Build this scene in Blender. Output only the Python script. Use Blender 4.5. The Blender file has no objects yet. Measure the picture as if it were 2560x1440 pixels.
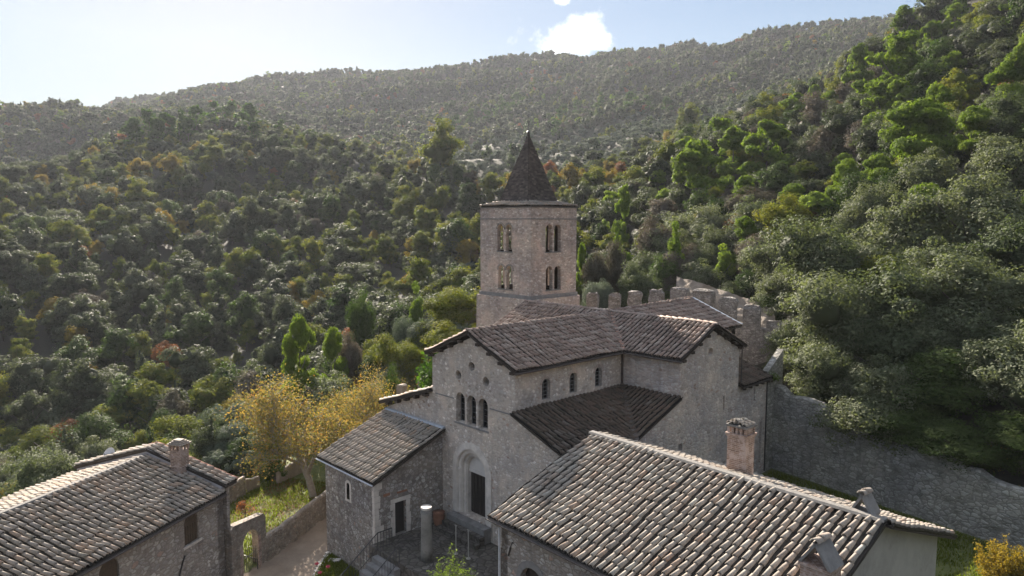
import bpy, math, random
import numpy as np
from mathutils import Vector
from mathutils.geometry import tessellate_polygon

# ------------------------------------------------------------------ camera, world, sun
SC = bpy.context.scene
COL = SC.collection
CAM = np.array([33.4348, -31.9265, 21.3696]); FPX = 1784.4; YAW = -0.8133; PITCH = 0.0940; ROLL = 0.0015
cd = bpy.data.cameras.new("camera"); cam = bpy.data.objects.new("camera", cd); COL.objects.link(cam)
cd.sensor_width = 36.0; cd.lens = 36.0 * FPX / 2560.0; cd.clip_start = 0.5; cd.clip_end = 9000
_fw = np.array([math.sin(YAW)*math.cos(PITCH), math.cos(YAW)*math.cos(PITCH), -math.sin(PITCH)])
_rt = np.array([math.cos(YAW), -math.sin(YAW), 0.0]); _up = np.cross(_rt, _fw)
_rt, _up = _rt*math.cos(ROLL)+_up*math.sin(ROLL), -_rt*math.sin(ROLL)+_up*math.cos(ROLL)
from mathutils import Matrix
M = Matrix(((_rt[0], _up[0], -_fw[0], CAM[0]), (_rt[1], _up[1], -_fw[1], CAM[1]), (_rt[2], _up[2], -_fw[2], CAM[2]), (0, 0, 0, 1)))
cam.matrix_world = M
SC.camera = cam

SUN_AZ = math.radians(158.0)      # from +x towards +y, direction TO the sun
SUN_EL = math.radians(27.5)
sl = bpy.data.lights.new("sun", 'SUN'); sl.energy = 5.0; sl.angle = math.radians(0.5); sl.color = (1.0, 0.89, 0.76)
sun = bpy.data.objects.new("sun", sl); COL.objects.link(sun)
sd = Vector((math.cos(SUN_AZ)*math.cos(SUN_EL), math.sin(SUN_AZ)*math.cos(SUN_EL), math.sin(SUN_EL)))
sun.rotation_euler = sd.to_track_quat('Z', 'Y').to_euler()
W = bpy.data.worlds.new("World"); SC.world = W; W.use_nodes = True
nt = W.node_tree; nt.nodes.clear()
def N(nt, t, **k):
    n = nt.nodes.new(t)
    for a, b in k.items():
        if a == 'ins':
            for i, v in b.items(): n.inputs[i].default_value = v
        else: setattr(n, a, b)
    return n
sky = N(nt, 'ShaderNodeTexSky', sky_type='NISHITA'); sky.sun_disc = False
sky.sun_elevation = SUN_EL; sky.sun_rotation = math.radians(90.0) - SUN_AZ; sky.air_density = 1.0; sky.dust_density = 0.4; sky.ozone_density = 1.6
bg = N(nt, 'ShaderNodeBackground'); bg.inputs['Strength'].default_value = 0.08
out = N(nt, 'ShaderNodeOutputWorld')
# compress the sky's bright side a little so it clips less
hsv = N(nt, 'ShaderNodeHueSaturation'); hsv.inputs['Saturation'].default_value = 0.85; nt.links.new(sky.outputs[0], hsv.inputs['Color'])
lum = N(nt, 'ShaderNodeRGBToBW'); nt.links.new(sky.outputs[0], lum.inputs[0])
dn = N(nt, 'ShaderNodeMath', operation='MULTIPLY_ADD'); dn.inputs[1].default_value = 0.13; dn.inputs[2].default_value = 1.0; nt.links.new(lum.outputs[0], dn.inputs[0])
sk2 = N(nt, 'ShaderNodeVectorMath', operation='DIVIDE'); nt.links.new(hsv.outputs[0], sk2.inputs[0])
cx3 = N(nt, 'ShaderNodeCombineXYZ'); [nt.links.new(dn.outputs[0], cx3.inputs[i]) for i in range(3)]; nt.links.new(cx3.outputs[0], sk2.inputs[1])
# added sky fill: unseen overhead sky brighter and greyer, low band dimmed, lifting shaded walls
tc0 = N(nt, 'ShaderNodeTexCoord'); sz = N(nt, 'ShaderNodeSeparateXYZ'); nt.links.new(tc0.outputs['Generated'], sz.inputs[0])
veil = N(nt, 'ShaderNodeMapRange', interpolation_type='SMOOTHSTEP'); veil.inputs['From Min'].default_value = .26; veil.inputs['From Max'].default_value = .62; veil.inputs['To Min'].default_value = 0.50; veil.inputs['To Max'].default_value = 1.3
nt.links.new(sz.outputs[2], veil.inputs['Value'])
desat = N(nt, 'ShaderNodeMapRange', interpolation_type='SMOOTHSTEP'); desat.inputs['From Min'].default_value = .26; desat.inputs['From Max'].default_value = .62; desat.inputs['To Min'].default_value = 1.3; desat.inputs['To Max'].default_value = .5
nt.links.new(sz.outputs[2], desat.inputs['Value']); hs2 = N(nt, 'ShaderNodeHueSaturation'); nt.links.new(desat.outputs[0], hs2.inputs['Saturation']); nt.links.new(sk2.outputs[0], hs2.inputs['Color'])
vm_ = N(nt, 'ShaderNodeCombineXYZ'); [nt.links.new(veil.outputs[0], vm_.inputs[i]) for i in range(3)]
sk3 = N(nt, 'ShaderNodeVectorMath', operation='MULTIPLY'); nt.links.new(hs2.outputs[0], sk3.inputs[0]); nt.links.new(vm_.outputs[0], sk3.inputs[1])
# procedural clouds in the sky, placed by direction
tc = N(nt, 'ShaderNodeTexCoord')
def cloud_mask(d, size, seed, stretch=0.55):
    sub = N(nt, 'ShaderNodeVectorMath', operation='SUBTRACT'); sub.inputs[1].default_value = d
    nt.links.new(tc.outputs['Generated'], sub.inputs[0])
    mp = N(nt, 'ShaderNodeVectorMath', operation='MULTIPLY'); mp.inputs[1].default_value = (1, 1, 1/stretch)
    nt.links.new(sub.outputs[0], mp.inputs[0])
    ln = N(nt, 'ShaderNodeVectorMath', operation='LENGTH'); nt.links.new(mp.outputs[0], ln.inputs[0])
    no = N(nt, 'ShaderNodeTexNoise'); no.inputs['Scale'].default_value = 22 + seed; no.inputs['Detail'].default_value = 9; no.inputs['Roughness'].default_value = 0.6
    nt.links.new(tc.outputs['Generated'], no.inputs['Vector'])
    a = N(nt, 'ShaderNodeMath', operation='MULTIPLY_ADD'); a.inputs[1].default_value = -1.0/size; a.inputs[2].default_value = 1.0
    nt.links.new(ln.outputs['Value'], a.inputs[0])
    b = N(nt, 'ShaderNodeMath', operation='MULTIPLY_ADD'); b.inputs[1].default_value = 2.2; nt.links.new(no.outputs['Fac'], b.inputs[0])
    c = N(nt, 'ShaderNodeMath', operation='ADD'); nt.links.new(a.outputs[0], c.inputs[0]); nt.links.new(b.outputs[0], c.inputs[1]); b.inputs[2].default_value = -1.25
    r = N(nt, 'ShaderNodeMapRange', interpolation_type='SMOOTHSTEP'); r.inputs['From Min'].default_value = 0.12; r.inputs['From Max'].default_value = 0.85
    nt.links.new(c.outputs[0], r.inputs['Value']); return r
def pdir(u, v):
    d = _fw + _rt*(u-1280)/FPX - _up*(v-720)/FPX; return tuple(d/np.linalg.norm(d))
ms = [cloud_mask(pdir(1425, 92), 0.088, 0, .5), cloud_mask(pdir(1405, 2), 0.02, 9), cloud_mask(pdir(1480, 108), 0.045, 5, .4)]
mx = ms[0]
for m_ in ms[1:]:
    q = N(nt, 'ShaderNodeMath', operation='MAXIMUM'); nt.links.new(mx.outputs[0], q.inputs[0]); nt.links.new(m_.outputs[0], q.inputs[1]); mx = q
cm = N(nt, 'ShaderNodeMix', data_type='RGBA'); cm.inputs['B'].default_value = (6, 6, 6, 1)
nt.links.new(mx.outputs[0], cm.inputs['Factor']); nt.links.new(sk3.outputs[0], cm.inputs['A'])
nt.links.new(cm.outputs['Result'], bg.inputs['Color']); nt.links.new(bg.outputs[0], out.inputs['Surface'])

SC.render.engine = 'CYCLES'
SC.view_settings.view_transform = 'Standard'; SC.view_settings.look = 'None'; SC.view_settings.gamma = 1.0
SC.view_settings.exposure = 2.0
cy = SC.cycles
cy.max_bounces = 6; cy.diffuse_bounces = 3; cy.glossy_bounces = 2; cy.transmission_bounces = 4; cy.volume_bounces = 1; cy.transparent_max_bounces = 8
cy.use_denoising = True; cy.sample_clamp_indirect = 6.0
random.seed(7); RNG = np.random.default_rng(11)

# ------------------------------------------------------------------ measuring helpers
def ray(u, v): return _fw + _rt*(u-1280)/FPX - _up*(v-720)/FPX
def atz(u, v, z): d = ray(u, v); return CAM + d*(z-CAM[2])/d[2]
def aty(u, v, y): d = ray(u, v); return CAM + d*(y-CAM[1])/d[1]
def atx(u, v, x): d = ray(u, v); return CAM + d*(x-CAM[0])/d[0]
def proj(X):
    X = np.asarray(X, float) - CAM; w = X @ _fw; return 1280+FPX*(X@_rt)/w, 720-FPX*(X@_up)/w, w

# ------------------------------------------------------------------ object helpers
def empty(name, loc=(0, 0, 0), rz=0.0):
    o = bpy.data.objects.new(name, None); COL.objects.link(o); o.location = loc; o.rotation_euler = (0, 0, rz); o.empty_display_size = .5; return o
def tag(o, label, cat, group=None, kind=None):
    o['label'] = label; o['category'] = cat
    if group: o['group'] = group
    if kind: o['kind'] = kind
    return o
def link_mesh(me, name, parent=None, mats=(), smooth=False):
    for m in mats: me.materials.append(m)
    o = bpy.data.objects.new(name, me); COL.objects.link(o)
    if parent is not None: o.parent = parent
    if smooth: me.shade_smooth()
    return o
class MB:
    """collects polygons, builds one mesh"""
    def __init__(s): s.v = []; s.f = []; s.m = []
    def poly(s, pts, mi=0):
        b = len(s.v); s.v += [tuple(p) for p in pts]; s.f.append(tuple(range(b, b+len(pts)))); s.m.append(mi)
    def add(s, vs, fs, mi=0):
        b = len(s.v); s.v += [tuple(p) for p in vs]; s.f += [tuple(i+b for i in f) for f in fs]; s.m += [mi]*len(fs)
    def box(s, lo, hi, mi=0, T=None):
        x0, y0, z0 = lo; x1, y1, z1 = hi
        vs = [(x0,y0,z0),(x1,y0,z0),(x1,y1,z0),(x0,y1,z0),(x0,y0,z1),(x1,y0,z1),(x1,y1,z1),(x0,y1,z1)]
        if T: vs = [T(p) for p in vs]
        s.add(vs, [(0,3,2,1),(4,5,6,7),(0,1,5,4),(1,2,6,5),(2,3,7,6),(3,0,4,7)], mi)
    def tube(s, pts, r, n=8, mi=0, caps=True, r2=None):
        pts = [np.array(p, float) for p in pts]; rings = []
        for i, p in enumerate(pts):
            a = pts[max(i-1, 0)]; b = pts[min(i+1, len(pts)-1)]; d = b-a; d /= (np.linalg.norm(d)+1e-9)
            h = np.array([0, 0, 1.]) if abs(d[2]) < .9 else np.array([1., 0, 0]); x = np.cross(d, h); x /= np.linalg.norm(x); y = np.cross(d, x)
            rr = r if r2 is None else r+(r2-r)*i/(len(pts)-1)
            if isinstance(r, (list, tuple)): rr = r[i]
            rings.append([p+rr*(x*math.cos(2*math.pi*k/n)+y*math.sin(2*math.pi*k/n)) for k in range(n)])
        vs = [q for R in rings for q in R]; fs = []
        for i in range(len(pts)-1):
            for k in range(n): fs.append((i*n+k, i*n+(k+1) % n, (i+1)*n+(k+1) % n, (i+1)*n+k))
        if caps: fs += [tuple(range(n))[::-1], tuple(range((len(pts)-1)*n, len(pts)*n))]
        s.add(vs, fs, mi)
    def build(s, name, mats, parent=None, smooth=False):
        me = bpy.data.meshes.new(name); me.from_pydata(s.v, [], s.f)
        me.polygons.foreach_set('material_index', s.m); me.update()
        return link_mesh(me, name, parent, mats if isinstance(mats, (list, tuple)) else [mats], smooth)
def quads_mesh(name, V, F, attr=None, mi=None):
    """fast mesh from numpy: V (n,3), F (m,4) quads"""
    me = bpy.data.meshes.new(name); me.vertices.add(len(V)); me.vertices.foreach_set('co', V.astype(np.float32).ravel())
    k = F.shape[1]; me.loops.add(F.size); me.loops.foreach_set('vertex_index', F.astype(np.int32).ravel())
    me.polygons.add(len(F)); me.polygons.foreach_set('loop_start', np.arange(0, F.size, k, dtype=np.int32))
    me.polygons.foreach_set('loop_total', np.full(len(F), k, dtype=np.int32))
    if mi is not None: me.polygons.foreach_set('material_index', mi.astype(np.int32))
    me.update(calc_edges=True)
    if attr is not None:
        a = me.attributes.new('rnd', 'FLOAT', 'FACE'); a.data.foreach_set('value', attr.astype(np.float32))
    return me

# ------------------------------------------------------------------ materials
def new_mat(name):
    m = bpy.data.materials.new(name); m.use_nodes = True; t = m.node_tree
    return m, t, t.nodes['Principled BSDF']
def L(t, a, b): t.links.new(a, b)
def ramp(t, src, stops, interp='LINEAR'):
    r = N(t, 'ShaderNodeValToRGB'); r.color_ramp.interpolation = interp
    el = r.color_ramp.elements
    el[0].position = stops[0][0]; el[0].color = (*stops[0][1], 1); el[1].position = stops[-1][0]; el[1].color = (*stops[-1][1], 1)
    for p, c in stops[1:-1]:
        e = el.new(p); e.color = (*c, 1)
    L(t, src, r.inputs['Fac']); return r
def mixc(t, fac, a, b, mode='MIX'):
    m = N(t, 'ShaderNodeMix', data_type='RGBA', blend_type=mode)
    for s, x in (('Factor', fac), ('A', a), ('B', b)):
        if isinstance(x, (int, float)): m.inputs[s].default_value = x
        elif isinstance(x, tuple): m.inputs[s].default_value = (*x, 1) if len(x) == 3 else x
        else: L(t, x, m.inputs[s])
    return m.outputs['Result']
def noise(t, vec, scale, detail=4, rough=.55, out='Fac'):
    n = N(t, 'ShaderNodeTexNoise'); n.inputs['Scale'].default_value = scale; n.inputs['Detail'].default_value = detail; n.inputs['Roughness'].default_value = rough
    if vec is not None: L(t, vec, n.inputs['Vector'])
    return n.outputs[out]
def mrange(t, src, a, b, c=0., d=1.):
    r = N(t, 'ShaderNodeMapRange'); r.inputs['From Min'].default_value = a; r.inputs['From Max'].default_value = b; r.inputs['To Min'].default_value = c; r.inputs['To Max'].default_value = d
    L(t, src, r.inputs['Value']); return r.outputs[0]
def math_(t, op, a, b):
    m = N(t, 'ShaderNodeMath', operation=op)
    for i, x in enumerate((a, b)):
        if isinstance(x, (int, float)): m.inputs[i].default_value = x
        else: L(t, x, m.inputs[i])
    return m.outputs[0]
def bump(t, bs, h, dist, strength=1.0):
    b = N(t, 'ShaderNodeBump'); b.inputs['Distance'].default_value = dist; b.inputs['Strength'].default_value = strength
    L(t, h, b.inputs['Height']); L(t, b.outputs[0], bs.inputs['Normal'])

def rubble(name, stones, mortar, patch, cell=2.6, flat=1.7, joint=.07, flush=0.35, stain=(.12, .11, .1), stain_amt=.5, brick=0.04):
    """random rubble masonry with flush mortar"""
    m, t, b = new_mat(name)
    tc = N(t, 'ShaderNodeTexCoord'); mp = N(t, 'ShaderNodeMapping'); mp.inputs['Scale'].default_value = (1, 1, flat); L(t, tc.outputs['Object'], mp.inputs['Vector'])
    wob = noise(t, mp.outputs[0], 3.5, 3, .6, 'Color')
    add = N(t, 'ShaderNodeVectorMath', operation='MULTIPLY_ADD'); add.inputs[1].default_value = (.16, .16, .16); L(t, wob, add.inputs[0]); L(t, mp.outputs[0], add.inputs[2])
    v1 = N(t, 'ShaderNodeTexVoronoi', feature='F1'); v1.inputs['Scale'].default_value = cell; L(t, add.outputs[0], v1.inputs['Vector'])
    v2 = N(t, 'ShaderNodeTexVoronoi', feature='DISTANCE_TO_EDGE'); v2.inputs['Scale'].default_value = cell; L(t, add.outputs[0], v2.inputs['Vector'])
    sep = N(t, 'ShaderNodeSeparateColor'); L(t, v1.outputs['Color'], sep.inputs[0])
    st = ramp(t, sep.outputs[0], [(i/(len(stones)-1)*(1), c) for i, c in enumerate(stones)])
    # a few brick pieces
    bk = N(t, 'ShaderNodeMath', operation='LESS_THAN'); bk.inputs[1].default_value = brick; L(t, sep.outputs[1], bk.inputs[0])
    c = mixc(t, bk.outputs[0], st.outputs[0], (.42, .31, .25))
    val = mrange(t, sep.outputs[2], 0, 1, .82, 1.18)
    cc = N(t, 'ShaderNodeCombineColor'); [L(t, val, cc.inputs[i]) for i in range(3)]
    c = mixc(t, 1.0, c, cc.outputs[0], 'MULTIPLY')
    fine = noise(t, tc.outputs['Object'], 14, 5, .65)
    big = noise(t, tc.outputs['Object'], .55, 5, .62)
    mid = noise(t, tc.outputs['Object'], 2.3, 4, .6)
    # mortar mask: joints, wider where the pointing is flush
    jw = mrange(t, mid, .35, .7, joint*.5, joint+flush*.35)
    ed = math_(t, 'SUBTRACT', v2.outputs['Distance'], jw)
    mm = mrange(t, ed, -.015, .035, 1, 0)
    mort = mixc(t, mrange(t, fine, .3, .7), tuple(x*.8 for x in mortar), mortar)
    c = mixc(t, mm, c, mort)
    # smoother plaster-like patches
    pm = mrange(t, big, .52, .66)
    c = mixc(t, math_(t, 'MULTIPLY', pm, flush*1.6), c, patch)
    # dirt, irregular dark wear
    dn = noise(t, mp.outputs[0], 1.1, 8, .72)
    dm = math_(t, 'MULTIPLY', mrange(t, dn, .48, .68), stain_amt)
    c = mixc(t, dm, c, stain)
    vs_ = N(t, 'ShaderNodeMapping'); vs_.inputs['Scale'].default_value = (1.6, 1.6, .18); L(t, tc.outputs['Object'], vs_.inputs['Vector'])
    c = mixc(t, math_(t, 'MULTIPLY', mrange(t, noise(t, vs_.outputs[0], 1.0, 6, .65), .52, .72), .38), c, tuple(x*.9 for x in stain))
    c = mixc(t, .8, c, mixc(t, mrange(t, noise(t, tc.outputs['Object'], .28, 4, .6), .35, .65), (.74, .74, .78), (1.12, 1.08, 1.02)), 'MULTIPLY')
    pit = mrange(t, noise(t, mp.outputs[0], 7.5, 3, .8), .66, .74)
    c = mixc(t, math_(t, 'MULTIPLY', pit, .22), c, tuple(x*.5 for x in stain))
    c = mixc(t, .35, c, mixc(t, mrange(t, fine, .25, .75), (.55, .55, .55), (1.35, 1.35, 1.35)), 'MULTIPLY')
    L(t, c, b.inputs['Base Color']); b.inputs['Roughness'].default_value = .92
    h = math_(t, 'ADD', math_(t, 'MULTIPLY', mrange(t, ed, 0, .12), .7), math_(t, 'MULTIPLY', fine, .5))
    bump(t, b, h, .07, .9)
    return m
STN = [(.30,.27,.24), (.46,.43,.40), (.36,.30,.26), (.62,.59,.55), (.40,.36,.33), (.52,.47,.42), (.30,.26,.22), (.70,.68,.64)]
M_FACADE = rubble('pinkish_rubble', [(0.441,0.399,0.347), (0.630,0.588,0.536), (0.525,0.462,0.399), (0.819,0.777,0.724), (0.525,0.483,0.430), (0.693,0.640,0.578), (0.420,0.367,0.315), (0.861,0.830,0.788)], (0.598,0.525,0.452), (0.651,0.557,0.478), 3.5, 1.5, .06, .42, stain=(0.273,0.231,0.200), stain_amt=.3, brick=.02)
M_SIDE = rubble('grey_rubble', [(0.441,0.399,0.357), (0.609,0.567,0.525), (0.504,0.452,0.399), (0.714,0.683,0.640), (0.525,0.483,0.441), (0.651,0.598,0.546), (0.420,0.367,0.315)], (0.588,0.504,0.441), (0.651,0.557,0.483), 2.3, 1.9, .05, .25, stain=(0.231,0.200,0.179), stain_amt=.35, brick=.015)
M_TOWER = rubble('tower_masonry', [(0.357,0.304,0.270), (0.541,0.474,0.419), (0.433,0.360,0.310), (0.757,0.680,0.609), (0.314,0.268,0.235)], (0.541,0.448,0.384), (0.671,0.505,0.429), 2.8, 2.0, .06, .40, stain=(0.216,0.170,0.150), stain_amt=.5, brick=.02)
M_ANNEX = rubble('dark_rubble', [(.30,.28,.25), (.50,.48,.45), (.26,.23,.20), (.58,.56,.52), (.22,.20,.18), (.42,.38,.34)], (.27,.235,.205), (.34,.30,.27), 3.3, 1.3, .06, .2, stain_amt=.4, brick=.02)
M_GARDEN = rubble('garden_wall_stone', [(.22,.20,.17), (.34,.31,.27), (.26,.22,.18), (.40,.37,.33)], (.30,.25,.20), (.27,.22,.17), 3.2, 1.5, .06, .35, stain=(.07,.065,.05), stain_amt=.6, brick=.02)
M_BOUND = rubble('boundary_wall_stone', [(0.273,0.265,0.240), (0.403,0.398,0.364), (0.312,0.305,0.273), (0.455,0.451,0.416)], (0.260,0.252,0.227), (0.286,0.278,0.254), 2.1, 1.8, .06, .22, stain=(0.091,0.093,0.072), stain_amt=.75, brick=.0)
M_HOUSE = rubble('house_rubble', [(.33,.31,.28), (.48,.46,.43), (.28,.25,.22), (.40,.37,.33), (.56,.54,.50), (.36,.32,.28)], (.32,.285,.25), (.38,.34,.30), 2.4, 1.8, .05, .3, stain_amt=.25, brick=.03)

def plain(name, c1, c2, scale=3., rough=.85, bumpd=.02, det=5, stainf=.45):
    m, t, b = new_mat(name); tc = N(t, 'ShaderNodeTexCoord')
    n1 = noise(t, tc.outputs['Object'], scale, det, .65); n2 = noise(t, tc.outputs['Object'], scale*9, 4, .6)
    f = math_(t, 'ADD', math_(t, 'MULTIPLY', mrange(t, n1, .3, .7), .7), math_(t, 'MULTIPLY', n2, .3))
    L(t, mixc(t, math_(t, 'MULTIPLY', mrange(t, noise(t, tc.outputs['Object'], scale*.45, 6, .75), .52, .68), stainf), mixc(t, f, c1, c2), tuple(x*.45 for x in c1)), b.inputs['Base Color']); b.inputs['Roughness'].default_value = rough
    if bumpd: bump(t, b, n2, bumpd, .8)
    return m
M_LIME = plain('pale_limestone', (0.448,0.403,0.358), (0.739,0.683,0.616), 1.6, .8)
M_COLUMN = plain('weathered_column_stone', (.11,.11,.10), (.30,.285,.26), 1.1, .85, .05, 6, .8)
M_LUNETTE = plain('worn_plaster', (.50,.47,.44), (.68,.65,.61), 1.2, .85)
M_PLASTER = plain('stained_plaster', (.30,.29,.26), (.43,.41,.37), .9, .9)
M_WHITEPL = plain('pale_render', (.36,.33,.32), (.55,.51,.50), .8, .9)
M_DARKWOOD = plain('dark_wood', (.012,.010,.009), (.03,.024,.02), 3, .6)
M_SHUTTER = plain('brown_shutter_wood', (.05,.035,.022), (.11,.075,.045), 6, .6)
M_BEAM = plain('weathered_beam', (.03,.023,.018), (.075,.055,.04), 5, .8)
M_IRON = plain('black_iron', (.018,.018,.019), (.045,.042,.04), 6, .5, 0)
M_METAL = plain('light_steel', (.45,.46,.48), (.6,.61,.63), 5, .45, 0)
M_BROWNMETAL = plain('brown_gutter_metal', (.05,.04,.035), (.10,.075,.06), 3, .45, 0)
M_ZINC = plain('grey_flashing', (.30,.33,.37), (.42,.45,.49), 2, .45, 0)
M_LEADED = plain('window_bars', (.10,.10,.10), (.2,.2,.2), 5, .6, 0)
M_MORTAR = plain('roof_mortar', (.13,.125,.115), (.24,.225,.21), 5, .95, .04)
M_PAVE = rubble('courtyard_cobbles', [(.09,.08,.07), (.14,.125,.11), (.11,.10,.088), (.17,.155,.14)], (.06,.055,.045), (.10,.09,.075), 2.0, 1.0, .05, .15, stain=(.05,.05,.035), stain_amt=.7, brick=0.)
M_BATT = rubble('battlement_stone', [(.20,.19,.18), (.33,.31,.29), (.25,.23,.21), (.38,.36,.34)], (.19,.175,.16), (.22,.20,.185), 2.6, 1.8, .05, .25, stain=(.07,.065,.055), stain_amt=.7, brick=0.)
M_STEP = plain('grey_stone_steps', (.14,.135,.13), (.27,.26,.25), 1.8, .85)
M_GRAVEL = plain('gravel_path', (.30,.235,.18), (.46,.37,.29), 1.2, .95)
M_ROCKF = plain('tan_rock', (.20,.165,.13), (.37,.315,.26), .8, .95, .2)
M_TERRA = plain('terracotta', (.22,.10,.06), (.32,.16,.10), 3, .8)
M_GLASS, _t, _b = new_mat('dark_window_glass'); _b.inputs['Base Color'].default_value = (.012,.013,.015,1); _b.inputs['Roughness'].default_value = .18
# thin brickwork with pale pointing
M_BRICK, t, b = new_mat('worn_brick')
tc = N(t, 'ShaderNodeTexCoord'); sx = N(t, 'ShaderNodeSeparateXYZ'); L(t, tc.outputs['Object'], sx.inputs[0])
cx = N(t, 'ShaderNodeCombineXYZ'); L(t, math_(t, 'ADD', sx.outputs[0], sx.outputs[1]), cx.inputs[0]); L(t, sx.outputs[2], cx.inputs[1])
bt = N(t, 'ShaderNodeTexBrick'); bt.inputs['Scale'].default_value = 1.0; bt.inputs['Brick Width'].default_value = .46; bt.inputs['Row Height'].default_value = .105; bt.inputs['Mortar Size'].default_value = .012
bt.inputs['Color1'].default_value = (.33,.215,.16,1); bt.inputs['Color2'].default_value = (.19,.125,.095,1); bt.inputs['Mortar'].default_value = (.44,.38,.33,1); L(t, cx.outputs[0], bt.inputs['Vector'])
nz = noise(t, tc.outputs['Object'], 2.2, 6, .7)
L(t, mixc(t, mrange(t, nz, .47, .58), bt.outputs[0], mixc(t, noise(t, tc.outputs['Object'], 20), (.38,.29,.25), (.55,.45,.40))), b.inputs['Base Color']); b.inputs['Roughness'].default_value = .9
bump(t, b, math_(t, 'ADD', bt.outputs['Fac'], math_(t, 'MULTIPLY', nz, 1.5)), .02, .8)

def tile_mat(name, cols, lichen, lich_amt, dark):
    """old clay tiles, each tile with its own tone, lichen and soot; pans painted dark like shaded gaps"""
    m, t, b = new_mat(name); at = N(t, 'ShaderNodeAttribute', attribute_name='rnd'); tc = N(t, 'ShaderNodeTexCoord')
    r = ramp(t, at.outputs['Fac'], [(i/(len(cols)-1), c) for i, c in enumerate(cols)])
    n1 = noise(t, tc.outputs['Object'], 5.5, 6, .72); n2 = noise(t, tc.outputs['Object'], .9, 5, .65); n3 = noise(t, tc.outputs['Object'], 16, 4, .6)
    c = mixc(t, math_(t, 'MULTIPLY', mrange(t, n1, .46, .64), lich_amt), r.outputs[0], lichen)
    c = mixc(t, math_(t, 'MULTIPLY', mrange(t, n2, .48, .72), .5), c, dark)
    pn = N(t, 'ShaderNodeAttribute', attribute_name='pan'); c = mixc(t, math_(t, 'MULTIPLY', pn.outputs['Fac'], .95), c, tuple(x*.22 for x in dark))  # pans darkened: channel soot, plus shade painted into the gaps
    c = mixc(t, .6, c, mixc(t, mrange(t, n3, .3, .7), (.6, .6, .6), (1.45, 1.45, 1.45)), 'MULTIPLY')
    L(t, c, b.inputs['Base Color']); b.inputs['Roughness'].default_value = .88
    bump(t, b, n3, .02, .6)
    return m
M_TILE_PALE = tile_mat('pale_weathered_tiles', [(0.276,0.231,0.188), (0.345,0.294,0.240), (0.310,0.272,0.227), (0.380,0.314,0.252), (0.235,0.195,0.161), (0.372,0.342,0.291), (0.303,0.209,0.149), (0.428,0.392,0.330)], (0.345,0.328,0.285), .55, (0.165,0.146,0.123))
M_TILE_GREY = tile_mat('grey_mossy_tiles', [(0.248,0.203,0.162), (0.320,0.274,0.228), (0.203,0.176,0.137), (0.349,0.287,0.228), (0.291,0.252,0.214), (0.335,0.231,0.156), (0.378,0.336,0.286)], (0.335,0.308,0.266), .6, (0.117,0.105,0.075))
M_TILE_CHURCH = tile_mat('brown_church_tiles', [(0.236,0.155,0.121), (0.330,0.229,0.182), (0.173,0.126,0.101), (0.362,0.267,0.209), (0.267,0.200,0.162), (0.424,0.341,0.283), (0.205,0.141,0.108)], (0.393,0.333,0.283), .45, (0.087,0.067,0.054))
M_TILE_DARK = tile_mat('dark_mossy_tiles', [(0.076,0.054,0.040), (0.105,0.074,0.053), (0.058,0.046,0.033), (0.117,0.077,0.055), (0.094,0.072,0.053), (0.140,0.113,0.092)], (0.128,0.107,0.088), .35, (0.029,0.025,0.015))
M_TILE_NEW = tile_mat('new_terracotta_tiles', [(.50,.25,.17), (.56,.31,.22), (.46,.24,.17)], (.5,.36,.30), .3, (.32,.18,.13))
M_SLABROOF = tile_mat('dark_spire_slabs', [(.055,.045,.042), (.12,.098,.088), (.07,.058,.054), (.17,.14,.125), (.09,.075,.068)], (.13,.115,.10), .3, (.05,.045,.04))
M_INNER = plain('painted_belfry_shade', (.03,.02,.015), (.09,.055,.035), 1.5, .95)  # inner wall faces coloured dark, standing in for shade inside the belfry
M_UNDER = plain('under_roof_boards', (.035,.03,.026), (.07,.055,.045), 3, .9)

# ------------------------------------------------------------------ walls with openings
def arch_loop(s, z0, w, h, n=10):
    """arched opening outline: centre s, sill z0, width w, total height h"""
    r = w/2; zs = z0+h-r; pts = [(s-r, z0), (s+r, z0)]
    pts += [(s+r*math.cos(a), zs+r*math.sin(a)) for a in np.linspace(0, math.pi, n+1)]
    return pts
def rect_loop(s0, s1, z0, z1): return [(s0, z0), (s1, z0), (s1, z1), (s0, z1)]
def circ_loop(s, z, r, n=16): return [(s+r*math.cos(2*math.pi*k/n), z+r*math.sin(2*math.pi*k/n)) for k in range(n)]
def wall_into(mb, p0, p1, outer, holes=(), thick=.6, mi=0, out_side=-1, back=True):
    """vertical wall from p0 to p1 (xy); outline in (s,z); outer face on the line; body towards -n where n is the outward normal"""
    p0 = np.array(p0, float); p1 = np.array(p1, float); e = (p1-p0)/np.linalg.norm(p1-p0); n = np.array([e[1], -e[0]])*(-out_side)
    def P(s, z, dd): q = p0+e*s-n*dd; return (q[0], q[1], z)
    loops = [list(outer)]+[list(h) for h in holes]
    flat = [q for lp in loops for q in lp]
    tri = tessellate_polygon([[Vector((a, b, 0)) for a, b in lp] for lp in loops])
    mb.add([P(a, b, 0) for a, b in flat], [tuple(x) for x in tri], mi)
    if back: mb.add([P(a, b, thick) for a, b in flat], [tuple(x)[::-1] for x in tri], back if back is not True else mi)
    for lp in loops:
        k = len(lp)
        for i in range(k):
            a, b = lp[i], lp[(i+1) % k]
            mb.poly([P(*a, 0), P(*b, 0), P(*b, thick), P(*a, thick)], mi)
    return P
def wall(name, parent, p0, p1, outer, holes=(), thick=.6, mat=None, out_side=-1):
    mb = MB(); P = wall_into(mb, p0, p1, outer, holes, thick, 0, out_side); o = mb.build(name, mat, parent); return o, P
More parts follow.
